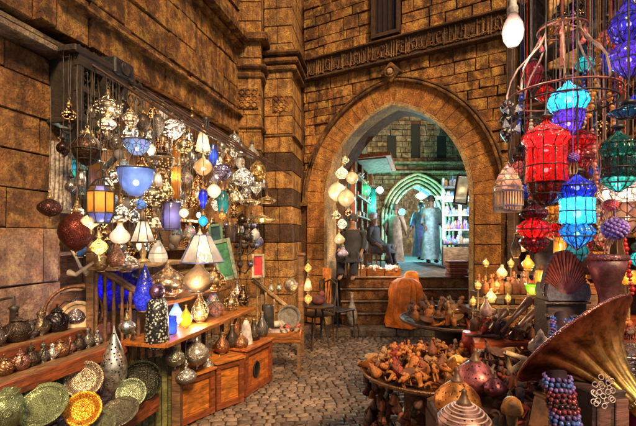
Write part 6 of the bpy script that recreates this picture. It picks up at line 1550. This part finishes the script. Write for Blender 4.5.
# stool for sitters
for (x,y,a,z,lb) in ((1.24,9.3,60,US,'low wooden stool under the person with the white head cloth'),(.62,7.5,-20,.9,'low wooden stool under the person in black')):
    t=thing('stool',lb,'stool',(x,y,z),rot=(0,0,R(a))); mb=MB(); mb.box((0,0,.30),(.32,.30,.04),bev=.01); mb.build('seat',W_MID,t)
    for p_ in((-.12,-.1),(.12,-.1),(-.12,.1),(.12,.1)): mb=MB(); mb.tube([(p_[0],p_[1],.28),(p_[0]*1.1,p_[1]*1.1,0)],.016,6); mb.build('leg',W_MID,t)
# crouching figure in orange at the foot of the steps, seen from behind
OR=plain((.92,.20,.008),.65,'orange_cloth',7.0,.45)
t=thing('person','person wrapped in a bright orange robe and head cloth, bent forward on the lower steps','person',(1.42,7.02,.13),rot=(0,0,R(-35)))
J=[(0,0,.32),(0,.08,.46),(0,.20,.60),(0,.29,.66),(0,.35,.70),(0,.40,.74)];E=[(0,1),(1,2),(2,3),(3,4),(4,5)];Rr=[.15,.14,.15,.06,.07,.10]
for s in(-1,1):
    b=len(J); J+=[(s*.10,.03,.28),(s*.15,.36,.36),(s*.14,.24,.06),(s*.14,.38,.03),(s*.18,.2,.58),(s*.26,.34,.42),(s*.2,.50,.32),(s*.19,.55,.30)]; Rr+=[.10,.08,.045,.04,.068,.048,.03,.033]; E+=[(0,b),(b,b+1),(b+1,b+2),(b+2,b+3),(2,b+4),(b+4,b+5),(b+5,b+6),(b+6,b+7)]
    P0=J[b+7]
    for f in range(4): n_=len(J); J.append((P0[0]+(f-1.5)*.02,P0[1]+.04,P0[2]-.02)); Rr.append(.009); E.append((b+7,n_)); J.append((P0[0]+(f-1.5)*.02,P0[1]+.07,P0[2]-.045)); Rr.append(.008); E.append((n_,n_+1))
    n_=len(J); J.append((P0[0]-s*.04,P0[1]+.02,P0[2]-.005)); Rr.append(.009); E.append((b+7,n_))
skin_body('body',J,E,Rr,SKIN,t)
def drape(rows,seg,fn=9,amp=.06):
    seg=seg*3; R2=[]
    for q0,q1 in zip(rows,rows[1:]):
        for s_ in range(3): R2.append(tuple(q0[w]+(q1[w]-q0[w])*s_/3 for w in range(5)))
    rows=R2+[rows[-1]]
    mb=MB(); vs=[];fs=[]
    for i,(z,cx_,cy_,a,b) in enumerate(rows):
        for q in range(seg):
            an_=2*PI*q/seg; nz=noise.noise(Vector((math.cos(an_)*1.6,math.sin(an_)*1.6,z*2.2+seg))); fo=1+(amp*1.3*(1-2*abs(math.sin(an_*fn*.5+z*4+nz*3.5)))+.05*nz)*min(1,i/8)
            vs.append((cx_+a*fo*math.cos(an_),cy_+b*fo*math.sin(an_),z))
    for i in range(len(rows)-1):
        for q in range(seg): jn=(q+1)%seg; fs.append((i*seg+q,(i+1)*seg+q,(i+1)*seg+jn,i*seg+jn))
    fs.append(tuple(range(seg))); mb.add(vs,fs,.5,True); return mb
drape([(.80,0,.14,.05,.06),(.78,0,.13,.15,.12),(.72,0,.13,.24,.20),(.60,0,.11,.27,.25),(.48,0,.09,.27,.27),(.34,0,.08,.28,.29),(.18,0,.08,.31,.32),(.05,0,.08,.34,.35),(.01,0,.08,.35,.36)],44).build('robe',OR,t)
drape([(.90,0,.36,.02,.02),(.885,0,.36,.08,.085),(.84,0,.36,.118,.125),(.76,0,.34,.128,.14),(.68,0,.28,.17,.17),(.62,0,.20,.22,.21),(.56,0,.17,.25,.23)],30,7,.04).build('head_cloth',plain((.92,.26,.012),.65,'orange_scarf',9.0,.3),t)
mb=MB(); vs=[];fs=[]
for i in range(0):
    for q in range(12): vs.append((-.36-.02*i+.03*math.sin(q*1.3),-.18+.045*q,.62-.07*i-.01*math.sin(q*2+i)))


# arch lamps at the inner left
def arch_lamp(lb,px,py,Y,d,kd,m,c_,wt,bulb=0,spill=0):
    p=at(px,py,Y); hang('arch_lamp',lb,px,py,0,d,d*1.02,kd,m,P=p,top=p.z+.5,lit=c_,w=wt,group='lamps hanging inside the left foot of the arch',spill=spill)
for a in [(337,192,7.0,19,'globe',s_cream,'left one of the two biggest cream globes inside the arch',6,14),(346,198,6.9,18,'globe',s_cream,'right one of the two biggest cream globes inside the arch',6,0),(352,178,7.1,13,'globe',s_cream,'round cream globe above the two biggest ones',3,6),(342,172,7.2,13,'onion',pk_gold,'gold pierced onion lamp beside the upper cream globe',2,0),(345,160,7.3,9,'star',pk_gold,'small gold star lamp highest inside the arch',1,0),(336,214,7.1,10,'pear',pk_gold,'gold pear lamp under the two biggest globes',1.5,0),(342,224,7.1,10,'globe',pk_pale,'pale round lamp in the column of lamps by the arch',1.2,0),(339,238,7.0,12,'onion',s_cream,'cream onion lamp in the column of lamps by the arch',1.6,3),(343,252,7.0,11,'pear',plain((.45,.4,.55),.4,'lilac'),'lilac unlit pear in the column of lamps by the arch',0,0),(348,212,7.2,9,'star',pk_cop,'copper star lamp right of the gold pear lamp',.9,0)]:
    arch_lamp(a[6],a[0],a[1],a[2],a[3],a[4],a[5],CREAM if a[7] else None,a[7],spill=a[8])
# wooden shop front on the left side of the alley
t=thing('wooden_shop','reddish wooden shop front with an awning on the left of the upper street','stall',(0,0,0)); p0=Vector((.62,8.2,.94)); p1=Vector((1.35,11.2,.94)); d=p1-p0; an=math.atan2(d.y,d.x); t.location=p0; t.rotation_euler=(0,0,an)
mb=MB()
for x in (0.05,1.0,2.0,3.0): mb.box((x,-.06,1.2),(.10,.10,2.4),tint=rnd(0,1),bev=.008)
mb.box((1.5,-.06,2.42),(3.1,.12,.12)); mb.build('frame',W_RED,t)
mb=MB()
for z in(.7,1.1,1.5,1.9): mb.box((1.5,-.05,z),(2.9,.22,.03))
mb.build('shelf',W_PALE,t)
mb=MB(); M_=Matrix.Rotation(R(-3),4,'X'); mb.box((1.2,-.42,2.30),(2.0,.7,.08),M_,tint=.5); mb.build('awning',wood((.5,.14,.04)),t)
mb=MB(); mb.box((1.2,-.40,2.242),(1.8,.56,.02),M_); mb.build('awning_lining',plain((.30,.24,.18),.7,'pale_lining'),t)
def shopgoods(n,fn,place,cols,smin,smax,kinds):
    for i in range(n): q=fn(i); good(random.choice(kinds),random.choice(cols),q.x,q.y,q.z,rnd(smin,smax),place,tilt=.1)
dn=d.normalized(); no=Vector((dn.y,-dn.x,0))
shopgoods(44,lambda i: p0+dn*(.12+.068*(i%44)*1.0)+no*(.08)+Vector((0,0,(.716,1.116,1.516,1.916)[i%4])),'on the shop front shelves in the upper street',[2,5,0,2],.10,.16,['bottle','wooden_bowl','bell','trinket_box'])
for i,(px,py,Y,c_,w_) in enumerate(((371,205,10.4,(.15,.9,.75),16),(366,190,9.6,(.2,.9,.8),5))):
    hang('shop_lamp',('turquoise tube lamp' if i==0 else 'green glass lamp')+' glowing on the left side of the upper street',px,py,0,10,(34,14)[i],('cyl','globe')[i],shade((.1,.7,.6),mott=.3) if i==0 else shade((.2,.8,.4),mott=.3),P=at(px,py,Y),top=at(px,py,Y).z+.5,lit=c_,w=3,group=None); light(at(px+10,py,Y-.2),c_,w_,.05)
# crates of pale goods on the top of the steps left
for k in range(3):
    t=thing('goods_crate',('orange wooden crate of pale goods nearest the arch','orange wooden crate of pale goods in the middle of the row','orange wooden crate of pale goods at the end of the row')[k],'crate',(.72+.32*k,7.72+.03*k,.885)); mb=MB()
    for x in(-.14,.14): mb.box((x,0,.08),(.015,.3,.16))
    for y in(-.15,.15): mb.box((0,y,.08),(.295,.015,.16))
    mb.box((0,0,.01),(.26,.28,.015)); mb.build('crate',W_OR,t)
    for i in range(16):
        cn,c_=[('white',(.8,.74,.66)),('cream',(.75,.55,.35)),('rose',(.65,.4,.35))][i%3]
        o=thing('seashell',f'small {cn} shell heaped in the crates at the top of the steps','shell',(.72+.32*k+rnd(-.11,.11),7.72+rnd(-.12,.12),1.02+.04*(i//8)),f'small {cn} shells in the crates',rot=(rnd(-1,1),rnd(-1,1),0)); mb=MB(); mb.lathe([(.001,-.02),(.03,-.01),(.036,.015),(.02,.04),(.001,.06)],8); mb.build('shell',plain(c_,.4,'shell'),o)
light((.75,7.55,1.25),CREAM,10,.03); light((1.25,7.6,1.15),CREAM,5,.03)
t=thing('work_lamp','small bright white lamp standing among the crates of pale goods','lamp',(.66,7.6,1.06)); mb=MB(); mb.ball((0,0,.09),.04,12,8); mb.build('bulb',glow(CREAM,12),t); mb=MB(); mb.lathe([(.05,0),(.05,.01),(.01,.02),(.01,.05)],12); mb.build('base',BRASS,t)
# right of alley: glowing shop, boxy wall lantern
t=thing('wall_lantern','boxy tilted wall lantern with a pale face on the right side of the arch','lantern',tuple(at(462,190,7.6)),rot=(0,R(8),R(-20))); mb=MB(); 
for x in(-.11,.11): mb.box((x,0,0),(.03,.14,.52))
for z in(-.25,.25): mb.box((0,0,z),(.25,.15,.03))
mb.build('frame',W_DARK,t); mb=MB(); mb.box((0,-.03,0),(.19,.02,.46)); mb.build('face',shade((.8,.68,.5),mott=.3),t); light((0,.03,0),CREAM,3,.02,t)
t=thing('bright_shop','brightly lit white shop with goods on racks at the right of the upper street','stall',tuple(at(460,262,10.2)),rot=(0,0,R(-12))); t.location.z=US
mb=MB()
for z in(.5,.85,1.2,1.55,1.9): mb.box((0,0,z),(.8,.3,.03))
for x in(-.4,0,.4): mb.box((x,0,1.05),(.04,.32,2.1))
mb.build('rack',plain((.45,.5,.52),.4,'white_rack'),t)
mb=MB(); mb.box((0,-.2,.22),(.85,.3,.44),bev=.01); mb.build('counter',W_MID,t)
bp=Vector(t.location); ra=R(-12)
for i in range(80):
    x=-.36+.72*((i*7)%50)/50; z=(.515,.865,1.215,1.565,1.915)[i%5]; x+=rnd(-.03,.03); q=Vector((x*math.cos(ra)+(.1 if i%5 else .22)*math.sin(ra),x*math.sin(ra)-(.1 if i%5 else .24)*math.cos(ra),z))+bp
    cn,c_=[('grey',(.35,.36,.38)),('blue',(.12,.25,.5)),('violet',(.28,.14,.45)),('amber',(.5,.3,.12))][i%4]
    o=thing('glass_jar',f'{cn} glass jar on the racks of the brightly lit shop','jar',tuple(q),f'{cn} glass jars of the bright shop'); mb=MB(); mb.lathe([(.04,0),(.05,.01),(.05,.12),(.03,.16),(.035,.2),(.001,.2)],10); mb.build('jar',plain(c_,.2,'jar_glass'),o); o.scale=(rnd(.6,1.5),)*2+(rnd(.5,1.2),)
light(at(452,205,9.3),(.85,.92,1),80,.05); light(at(446,235,9.4),(.7,.85,1),12,.05)
t=thing('tube_lamp','white tube lamp lighting the bright shop','lamp',tuple(at(455,198,9.6)),rot=(0,0,R(-12))); mb=MB(); mb.tube([(-.4,0,0),(.4,0,0)],.02,10); mb.build('tube',glow((.85,.93,1),10),t)
mb=MB(); mb.box((0,.01,.035),(.9,.05,.03)); mb.build('holder',plain((.5,.5,.5),.4),t)
# coloured lamps in the far arch
for i,(px,py,Y,c_,wt,d,lb) in enumerate(((421,196,13.0,(.25,1,.35),50,9,'star-shaped green lamp shining at the top of the far arch'),(432,205,12.6,(.3,.8,1),16,7,'cyan lamp right below the green star lamp'),(436,216,11.8,(.5,.3,1),30,9,'violet lamp at the right side of the far arch'),(402,212,13.2,(.1,.7,1),26,7,'teal lamp at the left side of the far arch'),(380,190,12.4,(.3,.9,.6),9,7,'green lamp on the far wall left of its arch'))):
    p=at(px,py,Y); t=thing('coloured_lamp',lb,'lamp',tuple(p),'coloured lamps around the far arch'); mb=MB(); r_=d/F*Y/2
    if i==0: mb.lathe(scaled(PROF['star'],r_,2*r_,-r_),12,flute=(6,.3))
    else: mb.ball((0,0,0),r_,12,8)
    mb.build('glass',glow(c_,3),t); mb=MB(); mb.tube([(0,0,r_),(0,0,r_+.5)],.008,5); mb.build('cord',IRON,t); light(p+Vector((0,-r_-.12,-.05)),c_,wt,.05)
light((3.0,13.0,2.3),(.6,.95,1),40,.1); light((3.2,15.5,2.8),(.15,.72,1),460,.1); light((3.3,13.0,1.9),(.2,.72,1),150,.1)  # added fill lights without a lamp, to brighten the far arch
# stall right behind the right jamb: red books
for k in range(7):
    t=thing('folded_cloth',f'{("dark red","brown")[k%2]} folded cloth stacked at the right inside the arch','cloth',tuple(at(457,275-2.2*k,7.5)),f'{("dark red","brown")[k%2]} folded cloths stacked inside the arch'); mb=MB(); mb.box((0,0,0),(.34+rnd(-.03,.03),.24,.034),rnd(-.1,.1),bev=.01); mb.build('cloth',plain(((.3,.04,.03),(.3,.16,.08))[k%2],.7),t)
# small stool & tin figures left of steps
t=thing('tall_vase','pale slim vase standing on the kerb left of the steps','vase',tuple(at(352,322,7.05))); t.location.z=.115; mb=MB(); mb.lathe(scaled(PROF['pear'],.09,.55,0),16); mb.build('body',plain((.35,.3,.25),.5,'dusty_clay'),t)
mb=MB(); mb.lathe([(.024,.54),(.03,.57),(.02,.57)],12); mb.build('lip',plain((.35,.3,.25),.5,'dusty_clay'),t)
SKYS,SUNS,EXPO=.035,3.5,.95
# ================================================================ LIGHT & CAMERA
w=bpy.data.worlds.new('World'); sc.world=w; w.use_nodes=True
nt=w.node_tree; bg=nt.nodes['Background']; sky=nt.nodes.new('ShaderNodeTexSky'); sky.sky_type='NISHITA'; sky.sun_disc=False
SE,SR=R(42),R(158)
sky.sun_elevation=SE; sky.sun_rotation=SR
nt.links.new(sky.outputs[0],bg.inputs[0]); bg.inputs[1].default_value=SKYS
l=bpy.data.lights.new('sun','SUN'); l.energy=SUNS; l.angle=R(14); l.color=(1,.66,.34)
o=bpy.data.objects.new('sun',l); col.objects.link(o)
d=Vector((math.sin(SR)*math.cos(SE),math.cos(SR)*math.cos(SE),math.sin(SE)))
o.rotation_euler=d.to_track_quat('Z','Y').to_euler()
cam=bpy.data.cameras.new('camera'); co_=bpy.data.objects.new('camera',cam); col.objects.link(co_); sc.camera=co_
co_.location=(0,0,EYE); co_.rotation_euler=(R(90),0,0)
cam.sensor_width=36; cam.lens=36*F/636; cam.shift_y=(HY-213)/636; cam.clip_end=200; cam.clip_start=.05
sc.view_settings.view_transform='Standard'; sc.view_settings.look='None'; sc.view_settings.gamma=1; sc.view_settings.exposure=EXPO
sc.view_settings.use_curve_mapping=False
sc.render.engine='CYCLES'; c=sc.cycles; c.use_denoising=True; c.max_bounces=5; c.diffuse_bounces=3; c.glossy_bounces=2; c.transmission_bounces=4; c.transparent_max_bounces=6
c.sample_clamp_indirect=4; c.use_light_tree=True; c.caustics_reflective=False; c.caustics_refractive=False
